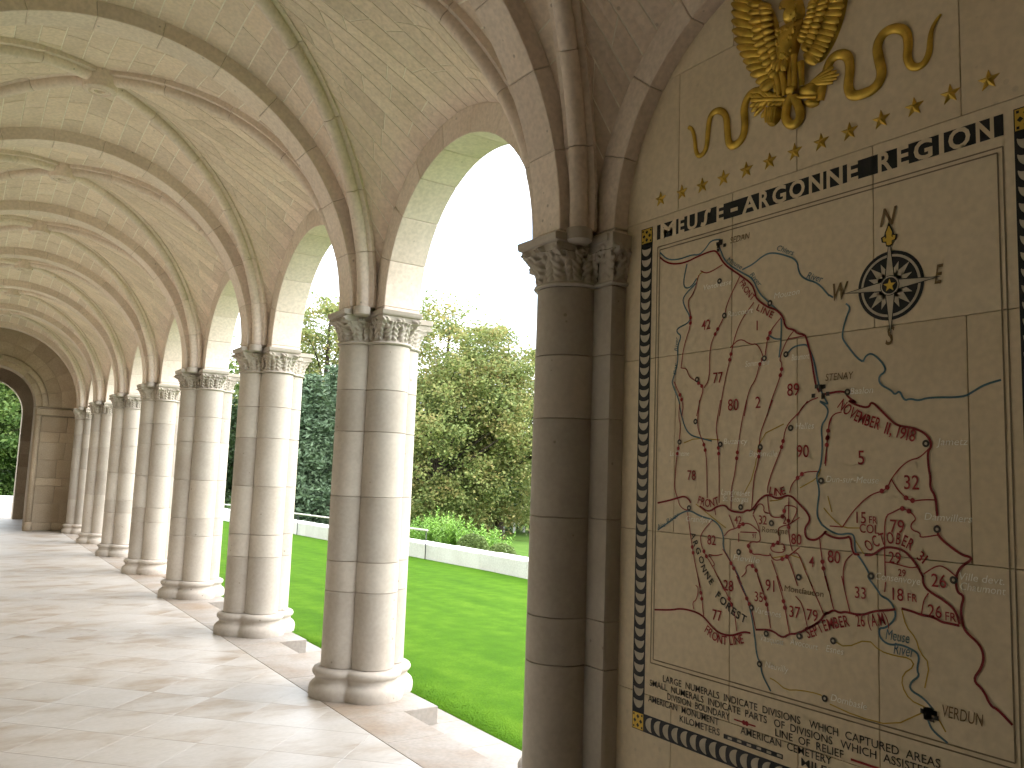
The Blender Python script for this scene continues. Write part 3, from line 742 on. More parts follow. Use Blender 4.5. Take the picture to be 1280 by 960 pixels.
# frame lines
fr = Sep('frame_line', M['engrave'], mp_); yc = -D/2
for hw, z0_, z1_ in ((.7559, .839, 2.698), (.7725, .822, 2.714)):
    for a, b in (((yc+hw, z0_), (yc-hw, z0_)), ((yc+hw, z1_), (yc-hw, z1_)), ((yc+hw, z0_), (yc+hw, z1_)), ((yc-hw, z0_), (yc-hw, z1_))): ribbon(fr, [a, b], .0052, 1)
# border with crescents
HO, HI, ZB, ZT = .884, .807, .517, 2.823
bb = Sep('border_band', M['black'], mp_); cr = Sep('border_crescent', M['inlay'], mp_); gc = Sep('corner_square', M['goldflat'], mp_); gk = Sep('corner_ornament', M['black'], mp_, False)
for s in (1, -1):
    fillpoly(bb, [(yc+s*HO, ZB), (yc+s*HI, ZB), (yc+s*HI, ZT), (yc+s*HO, ZT)], 1)
fillpoly(bb, [(yc+HI, ZB), (yc-HI, ZB), (yc-HI, ZB+.077), (yc+HI, ZB+.077)], 1)
def crescent(c, dx, dz, k=2, wd=.031, ht=.062):
    """a dished shell: straight-sided top, round bottom, opening along (dx,dz)"""
    d = np.array([dx, dz], float); s_ = np.array([-d[1], d[0]]); P = []
    for i in range(13):
        a = math.pi*i/12; P.append(c+s_*wd*math.cos(a)-d*(ht*.62*math.sin(a)))
    for i in range(1, 12):
        a = math.pi*(12-i)/12; P.append(c+s_*wd*math.cos(a)*.98-d*(ht*.16*math.sin(a)-.004))
    fillpoly(cr, P, k)
nz_ = 41
for s in (1, -1):
    for i in range(nz_):
        z_ = ZB+.095+(ZT-.085-ZB-.095)*(i+.5)/nz_+.012; crescent(np.array([yc+s*(HO+HI)/2, z_]), 0, 1)
ny_ = 30
for i in range(ny_):
    y_ = yc+HI-.012-(2*HI-.02)*(i+.5)/ny_; crescent(np.array([y_-.010, ZB+.0385]), -1, 0)
for s in (1, -1):
    for z_ in (ZB+.004, ZT-.073):
        c = np.array([yc+s*(HO+HI)/2, z_+.0345]); r_ = .0345
        fillpoly(gc, [c+np.array(q)*r_ for q in ((1, -1), (-1, -1), (-1, 1), (1, 1))], 3)
        for q in ((.0, .55), (.0, -.55), (.55, 0), (-.55, 0)): fillpoly(gk, [c+(np.array(q)+np.array(w__)*.28)*r_ for w__ in ((1, 0), (0, 1), (-1, 0), (0, -1))], 4)
        for q in ((.75, .75), (-.75, .75), (.75, -.75), (-.75, -.75)): fillpoly(gk, [c+(np.array(q)+np.array(w__)*.13)*r_ for w__ in ((1, 1), (-1, 1), (-1, -1), (1, -1))], 4)
        gk.flush()
# title band and letters
ZTL, ZTH = on_wall(822, 300.5)[1], on_wall(822, 281.5)[1]
ZTL = (ZTL+on_wall(1252, 169)[1])/2; ZTH = (ZTH+on_wall(1252, 143.5)[1])/2
tb = MB(); yl = on_wall(821.5, 292)[0]; yr = on_wall(1254.5, 157)[0]
fillpoly(tb, [(yl, ZTL), (yr, ZTL), (yr, ZTH), (yl, ZTH)], 1); title = tb.build('title_band', M['black'], mp_)
def ty(x, base=None):   # wall y of an image column at the title's own height
    yy = 292-(x-822)*(292-157)/(1254-822); return on_wall(x, yy)[0]
k1 = lambda x: 840+x/2.909; k2 = lambda x: 790+x/3.692
TL = [('M', k2(133), k2(205)), ('E', k2(216), k2(243)), ('U', k2(256), k2(303)), ('S', k2(322), k2(362)), ('E', k1(163), k1(189)), ('-', k1(214), k1(240)), ('A', k1(256), k1(312)), ('R', k1(318), k1(356)), ('G', k1(366), k1(416)), ('O', k1(428), k1(484)), ('N', k1(499), k1(551)), ('N', k1(563), k1(622)), ('E', k1(638), k1(678)), ('R', k1(750), k1(802)), ('E', k1(820), k1(862)), ('G', k1(880), k1(948)), ('I', k1(972), k1(990)), ('O', k1(1006), k1(1086)), ('N', k1(1106), k1(1172))]
for ch_, xa, xb in TL:
    a, b = ty(xa), ty(xb); m_ = MB(); zl, zh = ZTL-.001, ZTH+.001
    if ch_ == 'S':
        h_ = zh-zl; w__ = abs(b-a); xm = (a+b)/2
        ribbon(m_, smoothline([(xm-w__*.55, zh-.012), (xm-w__*.2, zh-.006), (xm, zh-.02), (xm, zl+.02), (xm+w__*.2, zl+.006), (xm+w__*.55, zl+.012)], 2), .017, 3)
    elif ch_ == '-': fillpoly(m_, [(a, (zl+zh)/2-.012), (b, (zl+zh)/2-.012), (b, (zl+zh)/2+.004), (a, (zl+zh)/2+.004)], 3)
    elif ch_ == 'I': fillpoly(m_, [(a, zl), (b, zl), (b, zh), (a, zh)], 3)
    else:
        v, f = glyphs(ch_, .028); mn, mxx = v.min(0), v.max(0); q = (v-mn)/(mxx-mn); m_.add([(lay(3), a+(b-a)*p[0], zl+(zh-zl)*p[1]) for p in q], f)
    m_.build('letter', M['mapstone'], title)

# front lines
fl = Sep('front_line', M['red'], mp_); TH_ = .0082
def front(*segs): 
    P = [p for s_ in segs for p in s_]; ribbon(fl, smoothline(P, 2), TH_, 5)
front(C2([(130,228),(160,252),(200,260),(250,252),(310,222),(370,198),(395,200),(425,260),(500,310),(555,350),(570,390),(575,420),(630,460),(660,465),(700,500),(710,555),(750,562),(765,580),(800,585),(808,605),(830,690),(840,760),(850,820),(868,850)]))
front(C3([(-5,868),(90,850),(105,880),(145,905)]), C5([(120,0),(160,25),(225,42),(240,5),(290,55),(350,115),(380,130),(440,138),(500,160),(535,200),(538,235),(520,260),(525,340),(535,390),(532,440),(560,480),(568,580)]))
front(C5([(568,625),(570,660),(575,680),(610,715),(690,775),(735,785),(740,800),(690,830),(665,870),(665,900)]), C7([(700,0),(705,80),(745,100),(725,160),(735,240),(750,280),(820,340),(843,400),(830,460),(785,520),(840,570),(875,650),(910,665),(985,745)]))
front(C4([(130,515),(190,502),(230,490),(265,480),(290,500),(295,515)]))
front(C4([(340,530),(385,562),(430,530),(470,525),(490,555),(555,565),(575,550),(600,555),(640,495),(680,470),(730,497),(790,470),(840,520),(885,570),(893,605),(865,640),(870,690),(910,703),(940,690),(975,655)]), C5([(0,665),(60,692),(110,690),(135,680),(145,770),(180,773)]))
front(C5([(205,775),(250,775),(290,740),(340,735),(400,750),(440,790),(470,830),(500,890)]), C7([(535,0),(540,50),(580,85),(640,120),(700,170),(720,240)]))
front(C6([(155,168),(240,170),(285,162),(350,175),(400,200),(450,265),(490,290),(540,300),(600,278),(635,285)]))
front(C6([(660,268),(740,268),(795,312),(830,288),(870,290),(980,232),(1005,188),(1035,180)]), C7([(40,190),(60,188),(90,168),(120,185),(150,178),(190,190),(240,195),(290,175),(380,170),(400,165)]))
front(C7([(430,162),(480,175),(530,195),(590,205),(630,230),(660,235),(720,248)]))
# division boundaries with pairs of dots
bd = Sep('division_boundary', M['redn'], mp_, False)
def bound(P, dots=True, w_=.0043):
    bd.flush(); P = smoothline(P, 2); ribbon(bd, P, w_, 4)
    L_ = sum(np.linalg.norm(b-a) for a, b in zip(P[:-1], P[1:]))
    if not dots or L_ < .16: return
    n_ = max(1, int(L_/.34)); acc = 0; marks = []
    for j in range(n_): c = (j+.5)/n_*L_; marks += [c-.012, c+.012]
    for a, b in zip(P[:-1], P[1:]):
        l = np.linalg.norm(b-a)
        while marks and marks[0] <= acc+l: p = a+(b-a)*(marks[0]-acc)/max(l, 1e-6); disc(bd, p, .0088, 5, 8); marks.pop(0)
        acc += l
for P in ([(310,310),(285,400),(255,430),(280,520),(240,640),(228,740)], [(228,738),(255,742),(265,780),(300,800),(335,830),(315,890),(300,960)], [(420,262),(350,305),(318,290)], [(500,315),(440,440),(430,500),(380,590),(360,650),(360,790),(335,830)],
          [(565,435),(510,510),(480,580),(455,690),(420,850),(405,960)], [(455,645),(500,600),(550,632),(580,625),(612,690),(590,720),(575,790),(540,840),(520,960)], [(690,505),(630,580),(615,690)], [(750,565),(715,610),(680,700),(695,715),(690,770),(640,900),(625,960)], [(860,875),(820,890),(785,920),(765,960)], [(195,800),(240,900),(232,960)], [(720,605),(800,590)]): bound(C2(P))
for P in ([(240,20),(235,90),(245,120),(238,210),(225,290),(218,380),(213,440),(230,490)], [(340,0),(328,110),(335,160),(375,250),(378,490)], [(445,0),(420,140),(430,190),(437,280),(438,515)], [(575,0),(550,110),(530,250),(515,380),(498,440),(497,555)],
          [(705,0),(660,120),(640,180),(640,250),(630,330),(612,380),(600,545)], [(880,5),(840,60),(770,130),(755,230),(705,350),(680,430),(680,465)], [(930,357),(865,360),(840,380),(800,420),(790,465)], [(1000,90),(980,150),(970,330)],
          [(280,560),(295,680),(315,810),(345,940)], [(405,600),(360,650),(340,690),(360,760),(405,830),(465,955)], [(385,775),(410,810),(415,825),(405,830)], [(385,772),(420,780),(455,770)], [(230,490),(240,530),(270,552),(290,545)], [(415,540),(420,575)],
          [(550,885),(575,860),(570,835),(590,820),(620,840),(635,890),(660,960)], [(700,800),(725,870),(755,955)], [(780,785),(805,850),(830,930)], [(810,765),(835,765),(865,850),(905,935)], [(940,690),(950,780),(965,880),(990,960)], [(455,745),(490,800),(550,920)]): bound(C4(P))
for P in ([(395,660),(430,615),(480,605),(550,560),(600,575),(660,630)], [(430,500),(470,600)], [(610,500),(650,580),(660,630)], [(610,495),(640,430),(670,415),(695,440),(690,480),(730,490)], [(720,360),(725,440),(740,520),(830,520),(845,500),(845,435),(880,430),(930,440),(945,470),(900,560)],
          [(900,560),(880,575),(830,585),(795,605),(810,680),(805,710),(740,735),(750,775),(800,785),(845,780),(850,735),(825,715)], [(660,630),(670,710),(590,700),(570,740),(610,800),(640,795),(720,810),(745,800)], [(735,790),(760,835),(800,845),(880,810),(960,745)], [(880,370),(875,560),(885,700),(905,770)], [(900,560),(960,520)], [(515,630),(640,635)]): bound(C8(P), w_=.0044)
for P in ([(530,240),(480,290),(430,300),(380,340),(338,395),(315,450),(240,470),(180,520),(130,580),(95,635)], [(338,395),(370,450),(430,508),(500,498),(565,500)], [(305,740),(305,580),(350,560),(400,535),(470,590),(435,620),(440,650),(485,665),(480,690),(570,675)],
          [(305,740),(308,880)], [(308,810),(350,815),(430,840),(470,835)], [(500,870),(560,830),(600,830),(660,880)], [(145,770),(110,800),(95,860),(105,950)], [(90,60),(50,70),(25,110),(20,200),(5,320)], [(0,850),(25,955)], [(95,635),(30,630)]): bound(C5(P))
for P in ([(370,0),(390,100),(400,200)], [(350,165),(345,130),(365,120),(375,60),(360,45)], [(470,0),(520,95),(555,180),(565,275)], [(565,0),(590,60),(640,160),(660,265)], [(670,0),(690,60),(715,130),(735,260)], [(765,0),(775,40),(800,120),(830,290)], [(860,100),(895,140),(920,260)], [(920,0),(945,60),(980,140),(1000,190)], [(1005,0),(1035,100)]): bound(C6(P))
for P in ([(50,0),(90,165)], [(130,0),(145,70),(172,180)], [(350,30),(345,80)], [(565,85),(540,120),(530,190)]): bound(C7(P))
bd.flush()
# rivers
rv = Sep('river', M['blue'], mp_)
for P in (C2([(130,205),(165,240),(220,238),(280,215),(310,218),(340,190),(365,150),(410,145)]), C2([(405,180),(430,250),(510,300),(560,325),(585,390),(625,428),(690,490)]), C2([(510,285),(560,260),(600,225),(640,205),(700,215),(765,240),(770,300),(800,330),(860,345),(915,410)])+C3([(20,440),(40,452)]),
          C3([(95,478),(115,495),(95,540),(78,610),(85,640),(165,738),(180,700),(210,690),(260,740),(265,770),(235,790),(240,825),(290,850),(305,870),(325,850),(345,895),(370,885),(405,895),(450,880),(600,880),(640,855),(690,825),(760,805)]),
          C2([(255,258),(238,340),(245,372),(275,365),(300,325)]), C2([(300,345),(235,410),(240,450),(270,500),(265,530),(210,555),(208,575),(230,590),(210,640),(215,710),(190,790),(185,810),(220,890)])+C4([(240,40),(262,130),(290,175),(340,190),(400,205)]),
          C4([(130,650),(200,600),(245,565),(290,550),(340,580),(410,600),(440,630),(460,680),(455,740),(490,800),(545,900)])+C6([(565,0),(615,100),(640,200),(655,300),(665,400),(685,440),(690,490),(735,575)]),
          C2([(690,510),(690,600),(680,690)]), C2([(720,670),(745,640),(800,628),(815,640),(842,700),(860,810),(890,880),(910,910)])+C4([(930,0),(985,40),(975,90),(945,130),(955,220),(945,340),(920,380),(940,450),(930,520),(925,580),(950,625)])+C5([(0,630),(30,655),(80,675),(130,665),(155,680),(155,760),(190,800),(235,880)])+C7([(255,0),(310,70),(325,100),(370,120),(400,175),(395,220),(350,260),(315,260),(320,310),(365,345),(420,340),(490,370),(520,400),(505,470),(520,500),(475,530),(470,570),(540,610),(590,670)]),
          C7([(560,715),(580,770),(660,835)]), C2([(630,585),(660,605),(690,605)])):
    ribbon(rv, smoothline(P, 2), .0068, 2)
rd = Sep('road', M['yellow'], mp_)
for P in (C7([(90,325),(150,358),(260,315),(320,375),(400,400),(470,410),(495,450),(435,490),(430,550),(470,620),(545,655)]), C7([(430,165),(450,250),(500,310),(520,380),(570,440),(545,560)]), C7([(540,680),(385,750),(200,700),(70,640)]), C6([(730,510),(760,525),(810,570),(880,570),(980,590),(1000,610)]), C7([(600,690),(650,780)]),
          C4([(260,215),(320,190),(440,200)]), C4([(560,470),(610,375),(640,180),(760,120)]), C4([(840,440),(930,390),(945,345)]), C4([(980,480),(1000,560)]), C5([(0,540),(50,600),(100,640),(180,640)]), C4([(320,520),(420,600),(470,640)]), C4([(690,505),(740,500),(770,480)]), C2([(300,330),(320,295),(345,300)]), C4([(700,790),(830,770),(870,850)]), C5([(150,690),(200,770)])):
    ribbon(rd, smoothline(P, 1), .0045, 1)
# towns
tw_ = Sep('town_mark', M['ink'], mp_, False); tw2 = Sep('town_dot', M['inlay'], mp_)
for px, py in ((900,351.5),(906,394.5),(956,448),(983,443),(872,474.5),(870,527),(850,552.5),(901,555.5),(951,559),(989,535),(1027,601),(926.5,634),(965,654),(862,635),(924,690),(999,721.5),(940,759.5),(958.5,792),(999.5,795),(950,830),(1042,801),(1031.5,873),(1089.5,720),(1158,554.5),(1060,490),(963,379),(1172,661.5),(1192.5,725)):
    c = on_wall(px, py); disc(tw_, c, .0125, 6, 14); tw_.flush(); disc(tw2, c, .0052, 7, 8)
for px, py, n_ in ((901,304,8),(1028,490,9),(1162,891,16)):
    c = on_wall(px, py)
    for i in range(n_):
        q = c+rng.normal(0, .014, 2); fillpoly(tw_, [q+np.array(w__)*.0075 for w__ in ((1, -1), (-1, -1), (-1, 1), (1, 1))], 6)
    tw_.flush()
# numerals
nm_ = Sep('division_numeral', M['redn'], mp_)
for txt, px, py, hp in (('42',883,406,11),('77',898,472,12),('80',917,506,13),('2',948,503,13),('1',947,407,11),('89',992,487,14),('90',1004,564,14),('5',1077,572,16),('78',865,594,11),('32',1140,603,16),('79',1122,658,15),('15',1077,647,13),('FR',1092,650,8),('COL',1087,661,10),('42',923,650,9),('32',954,650,10),('80',996,674,12),('82',890,675,11),('1',924,672,10),('28',911,732,12),('91',963,732,13),('35',949,746,11),('37',994,765,13),('79',1016,769,13),('4',1015,702,12),('80',1043,696,14),('33',1076,741,13),('29',1119,697,13),('29',1128,716,8),('26',1174,726,15),('18',1123,743,14),('FR',1141,747,9),('26',1169,764,14),('FR',1189,771,10),('77',897,769,12),('3',980,684,7),('21',983,650,9),('91',943,670,5)):
    c = on_wall(px, py); h_ = abs(on_wall(px, py-hp/2)[1]-on_wall(px, py+hp/2)[1]); v, f = glyphs(txt, .007); cx = (v[:, 0].max()+v[:, 0].min())/2; s_ = 1.08*h_/caph()
    put(nm_, v-np.array([cx, caph()/2]), f, c, np.array([-s_*.86, 0]), np.array([0, s_]), 5)
# red lettering along the front lines
lt = Sep('front_line_lettering', M['redn'], mp_, False)
path_text(lt, 'FRONT', C2([(497,345),(520,390),(556,432)]), .026, 5, .012)
path_text(lt, 'LINE', C2([(572,470),(610,490),(650,512)]), .026, 5, .012)
path_text(lt, 'NOVEMBER', C5([(66,35),(110,75),(160,108),(215,130),(278,150)]), .040, 5, .012)
path_text(lt, '11, 1918', C5([(298,165),(350,182),(400,198),(458,210)]), .040, 5, .012)
path_text(lt, 'FRONT', C4([(328,515),(375,535),(400,535),(440,520)]), .032, 5, .012)
path_text(lt, 'LINE', C4([(685,470),(720,480),(745,480),(775,468)]), .030, 5, .012)
path_text(lt, 'OCTOBER', C5([(225,762),(270,730),(330,715),(390,725),(438,755)]), .038, 5, .012)
path_text(lt, '31', C5([(460,790),(480,805),(500,822)]), .032, 5, .012)
path_text(lt, 'SEPTEMBER', C6([(920,312),(975,296)])+C7([(35,278),(100,262),(175,250)]), .038, 5, .012)
path_text(lt, '26 (A.M)', C7([(205,252),(280,252),(330,248),(370,238)]), .040, 5, .012)
path_text(lt, 'FRONT LINE', C6([(402,275),(440,315),(480,338),(530,348),(605,335)]), .034, 5, .012)
af = Sep('forest_lettering', M['ink'], mp_, False)
path_text(af, 'ARGONNE', C8([(140,630),(165,730),(205,830)])+C4([(348,845),(375,892),(397,930)]), .026, 5, .02, .9)
path_text(af, 'FOREST', C6([(455,100),(500,150),(550,200),(612,240)]), .030, 5, .02, .9)
# river and town names
rn = Sep('river_name', M['blue'], mp_)
def nmtxt(mb, txt, p, q, h, shear=.25, level=True, off=0): line_text(mb, txt, p, q, h, 4, off, shear, level)
nmtxt(rn, 'Meuse', *C2([(438,245),(505,285)]), .020, .25, False); nmtxt(rn, 'River', *C2([(545,310),(590,365)]), .020, .25, False)
nmtxt(rn, 'Chiers', *C2([(668,195),(745,220)]), .022, .25, False); nmtxt(rn, 'River', *C2([(805,325),(878,345)]), .026, .25, False)
nmtxt(rn, 'Bar', *C2([(205,770),(210,715)]), .018, .2, False); nmtxt(rn, 'River', *C2([(210,660),(215,595)]), .018, .2, False)
nmtxt(rn, 'Aire', *C4([(130,648),(170,632)]), .022, .25, False); nmtxt(rn, 'River', *C4([(178,622),(240,580)]), .022, .25, False)
nmtxt(rn, 'Meuse', *C7([(350,312),(470,340)]), .034, .25); nmtxt(rn, 'River', *C7([(390,388),(495,408)]), .036, .25)
bn = Sep('town_name', M['brownink'], mp_)
for txt, P, h_ in (('SEDAN', C2([(455,165),(545,140)]), .026), ('STENAY', C3([(8,810),(128,800)]), .026), ('VERDUN', C7([(635,705),(840,750)]), .036)):
    nmtxt(bn, txt, P[0], P[1], h_, .15)
bn.n = 'compass_letter'
for txt, P in (('N', [(240,152),(315,132)]), ('E', [(475,392),(515,388)]), ('S', [(265,655),(305,652)]), ('W', [(40,465),(108,455)])):
    P = C3(P); v, f = glyphs(txt, .015, .3); nmtxt(bn, txt, P[0], P[1], .062, .3, True, .015)
wn = Sep('village_name', M['white'], mp_)
WN = [('Vendresse',880,361,915,357),('Raucourt',910,396,942,391),('Mouzon',968,374,1000,367),('Sommauthe',932,460,962,454),('Beaumont',990,452,1012,447),('Buzancy',905,556,935,554),('Le Chesne',838,571,862,569),('Bayonville',937,571,972,570),('Halles',995,537,1018,535),('Baalon',1063,494,1092,490),('Dun-sur-Meuse',1033,604,1099,603),('Landres-et',902,619,938,619),('St. Georges',904,627,936,627),('Jametz',1171,558,1211,555),('Damvillers',1156,651,1216,652),('Consenvoye',1095,725,1151,730),('Ville devt.',1200,725,1256,731),('Chaumont',1201,738,1258,743),('Grandpre',858,652,890,653),('Fleville',917,702,950,702),('Varennes',944,767,977,771),('Vauquois',951,801,980,806),('Avocourt',988,806,1023,812),('Esnes',1033,814,1055,819),('Neuvilly',957,834,986,841),('Dombasle',1039,876,1084,887)]
for txt, x0_, y0_, x1_, y1_ in WN: nmtxt(wn, txt, on_wall(x0_, y0_), on_wall(x1_, y1_), .023, .2)
on_ = Sep('village_name', M['brownink'], mp_)
for txt, x0_, y0_, x1_, y1_ in (('Romagne',953,666,985,667),('Montfaucon',981,741,1030,744)): nmtxt(on_, txt, on_wall(x0_, y0_), on_wall(x1_, y1_), .022, .1)
# legend
lg = Sep('legend_lettering', M['ink'], mp_); LH = .0265
def leg(txt, a, b, z_, h=LH):
    v, f = glyphs(txt, .006); y0_, y1_ = on_wall(*a)[0], on_wall(*b)[0]; x0_, x1_ = v[:, 0].min(), v[:, 0].max()
    fs = sorted(f, key=lambda q: min(v[i][0] for i in q)); words = []; end = -9
    for q in fs:
        lo = min(v[i][0] for i in q); hi = max(v[i][0] for i in q)
        if lo > end+.30: words.append([])
        words[-1].append(q); end = max(end, hi)
    for wd_ in words:
        ids = sorted({i for q in wd_ for i in q}); ix = {i: k for k, i in enumerate(ids)}
        lg.add([(lay(3), y0_+(y1_-y0_)*(v[i][0]-x0_)/(x1_-x0_), z_+v[i][1]*h/caph()) for i in ids], [tuple(ix[i] for i in q) for q in wd_])
leg('LARGE  NUMERALS  INDICATE  DIVISIONS', (829,853), (1001,905), 0.7585);  leg('WHICH', (1012,908), (1048,920), 0.7585);  leg('CAPTURED  AREAS', (1057,922), (1176,960), 0.7585)
leg('SMALL  NUMERALS  INDICATE  PARTS', (812.5,858), (959,906), 0.7235);  leg('OF  DIVISIONS', (968,906.5), (1041,931), 0.7235);  leg('WHICH  ASSISTED', (1051,933), (1165,971), 0.7235)
leg('DIVISION  BOUNDARY', (834.5,877), (912.5,901), 0.6895);  leg('LINE  OF  RELIEF', (969.5,921), (1055,950), 0.6895)
leg('AMERICAN  MONUMENT', (810.5,880), (899,908), 0.6545);  leg('AMERICAN  CEMETERY', (926,918), (1040,955), 0.6545)
leg('KILOMETERS', (850,904), (900,920), 0.6165);  leg('MILES', (1002,958), (1042,971), 0.6165)
ls = MB()
a, b = on_wall(918, 899), on_wall(945, 908); ribbon(ls, [a, (b[0], a[1]-.0)], .006, 4)
for d in (.47, .60): disc(ls, a+(np.array([b[0], a[1]])-a)*d, .0095, 5, 10)
ls.build('legend_boundary_sign', M['redn'], mp_)
a, b = on_wall(1064, 949), on_wall(1100, 960); m_ = MB(); ribbon(m_, [a, (b[0], a[1])], .008, 4); m_.build('legend_relief_sign', M['redn'], mp_)
sb = MB(); sw_ = Sep('scale_division', M['inlay'], mp_); a, b = on_wall(905, 921), on_wall(979, 945); z_ = (a[1]+b[1])/2
fillpoly(sb, [(a[0], z_-.009), (b[0], z_-.009), (b[0], z_+.009), (a[0], z_+.009)], 3)
for i in range(6):
    y0_ = a[0]+(b[0]-a[0])*(i*1/6+.075); y1_ = a[0]+(b[0]-a[0])*(i/6+.15); zo = .0028 if i % 2 else -.0028
    fillpoly(sw_, [(y0_, z_-.0045+zo*.3), (y1_, z_-.0045+zo*.3), (y1_, z_+.0045+zo*.3), (y0_, z_+.0045+zo*.3)], 4)
sb.build('scale_bar', M['black'], mp_)
# compass rose
cc = on_wall(1113, 357); rO = .123
ck = MB(); ci = MB(); cg = MB(); cs = MB()
disc(ck, cc, rO, 2, 48); disc(ci, cc, rO-.012, 3, 48); disc(ck, cc, rO-.021, 4, 48)
def spike(mb, ang, r0, r1, wd, k):
    d = np.array([math.cos(ang), math.sin(ang)]); n_ = np.array([-d[1], d[0]]); fillpoly(mb, [cc+d*r0+n_*wd, cc+d*r0-n_*wd, cc+d*r1], k)
for i in range(16):
    spike(ci, 2*math.pi*i/16, .02, rO-.020 if i % 2 == 0 else rO-.035, .022, 5)
for i in range(4):
    spike(ck, math.pi/2*i, .02, rO+.058, .021, 6); spike(ci, math.pi/2*i, .02, rO+.044, .0165, 7)
disc(ck, cc, .036, 8, 24); disc(ci, cc, .0335, 9, 24); disc(ck, cc, .029, 10, 24)
def star_pts(c, r, rot=math.pi/2): return [c+np.array([math.cos(rot+math.pi*i/5), math.sin(rot+math.pi*i/5)])*(r if i % 2 == 0 else r*.42) for i in range(10)]
fillpoly(cs, star_pts(cc, .024), 11)
f0 = cc+np.array([0, rO+.044])       # fleur-de-lis on the north point
fillpoly(cg, [f0+np.array(q)*.0092 for q in ((0, -2.5), (1.0, -2.2), (1.1, -.8), (2.4, -.6), (2.6, .9), (1.5, 1.2), (1.6, .3), (1.0, .8), (1.3, 2.4), (0, 5.2), (-1.3, 2.4), (-1.0, .8), (-1.6, .3), (-1.5, 1.2), (-2.6, .9), (-2.4, -.6), (-1.1, -.8), (-1.0, -2.2))], 9)
fillpoly(ck, [f0+np.array(q)*.0115 for q in ((0, -2.5), (1.0, -2.2), (1.2, -1.0), (2.4, -.7), (2.7, .9), (1.6, 1.3), (1.3, 2.4), (0, 5.2), (-1.3, 2.4), (-1.6, 1.3), (-2.7, .9), (-2.4, -.7), (-1.2, -1.0), (-1.0, -2.2))], 8)
cp = ck.build('compass_rose', M['black'], mp_); ci.build('compass_points', M['inlay'], cp); cs.build('compass_star', M['goldflat'], cp); cg.build('fleur_de_lis', M['goldflat'], cp)

# ================================================================== GILDED RELIEF
def gstar(px, py, i):
    c = on_wall(px, py); r_ = .036; P = star_pts(c, r_); m_ = MB()
    v = [(XW+.001, *p) for p in P]+[(XW-.014, *c)]+[(XW-.003, *p) for p in P]
    f = [(10, 11+j, 11+(j+1) % 10) for j in range(10)]+[(j, (j+1) % 10, 11+(j+1) % 10, 11+j) for j in range(10)]
    t_ = MB().add(v, f).build('gilded_star', M['gold'], loc=(XW, *c))
    nm = 'leftmost' if i == 0 else 'rightmost' if i == 12 else ordinal(i)+' from the left'
    tag(t_, 'small gilded five-pointed star, %s in the row of thirteen above the title' % nm, 'star', 'row of gilded stars')
SX = [826, 852.5, 878, 904.5, 933, 962, 993.5, 1026.5, 1062, 1101.5, 1143, 1188, 1236]
zst = np.mean([on_wall(826, 249)[1], on_wall(1062, 165)[1], on_wall(1236, 100)[1]])
for i, x in enumerate(SX):
    yy = np.interp(x, [826, 852, 878, 933, 993, 1062, 1143, 1236], [249, 240.5, 232, 212.5, 190, 164.5, 134, 100.5]); gstar(x, yy, i)
eg = thing('gilded_eagle', 'gilded relief eagle with raised wings, clutched bundle and winding ribbon above the map', 'relief', (XW, -1.25, 3.1))
CE = lambda P: [on_wall(900+x/5.647, y/5.647) for x, y in P]
def lens(mb, p0, p1, wd, h, nu=7, nv=6, base=0., taper=.35):
    """half-round elongated relief from p0 to p1 (wall y,z), width wd, height h above the wall"""
    p0 = np.array(p0); p1 = np.array(p1); d = p1-p0; n_ = np.array([-d[1], d[0]])/max(1e-6, np.linalg.norm(d)); v = []; f = []
    for i in range(nu+1):
        t_ = i/nu; w__ = math.sin(math.pi*min(1, max(0, t_*.94+.03)))**.55*(1-taper*(1-t_))
        for j in range(nv+1):
            a = math.pi*j/nv; c = p0+d*t_+n_*wd/2*w__*math.cos(a); v.append((XW-base-h*w__*math.sin(a)+.001, *c))
    for i in range(nu):
        for j in range(nv): f.append((i*(nv+1)+j, i*(nv+1)+j+1, (i+1)*(nv+1)+j+1, (i+1)*(nv+1)+j))
    mb.add(v, f)
def htube(mb, P, r_, base=0., fl=.8, it=3):
    """half-round ribbon along a path on the wall"""
    P = smoothline(P, it); n_ = len(P); rr_ = r_ if hasattr(r_, '__len__') else [r_, r_]; v = []; f = []; nv = 6
    for i in range(n_):
        t_ = P[min(i+1, n_-1)]-P[max(i-1, 0)]; t_ = t_/np.linalg.norm(t_); nn = np.array([-t_[1], t_[0]]); q = np.interp(i/(n_-1), np.linspace(0, 1, len(rr_)), rr_)
        for j in range(nv+1): a = math.pi*j/nv; c = P[i]+nn*q*math.cos(a); v.append((XW-base-fl*q*math.sin(a)+.001, *c))
    for i in range(n_-1):
        for j in range(nv): f.append((i*(nv+1)+j, i*(nv+1)+j+1, (i+1)*(nv+1)+j+1, (i+1)*(nv+1)+j))
    mb.add(v, f)
def feathers(mb, roots, tips, n_, wd, h, base):
    roots = smoothline(roots, 2); tips = smoothline(tips, 2)
    at = lambda P, t_: P[min(len(P)-1, int(t_*(len(P)-1)))]*(1-(t_*(len(P)-1)) % 1)+P[min(len(P)-1, int(t_*(len(P)-1))+1)]*((t_*(len(P)-1)) % 1)
    for i in range(n_):
        t_ = i/(n_-1)*.999; lens(mb, at(roots, t_), at(tips, t_), wd, h, base=base+.0012*(i % 3), taper=.2)
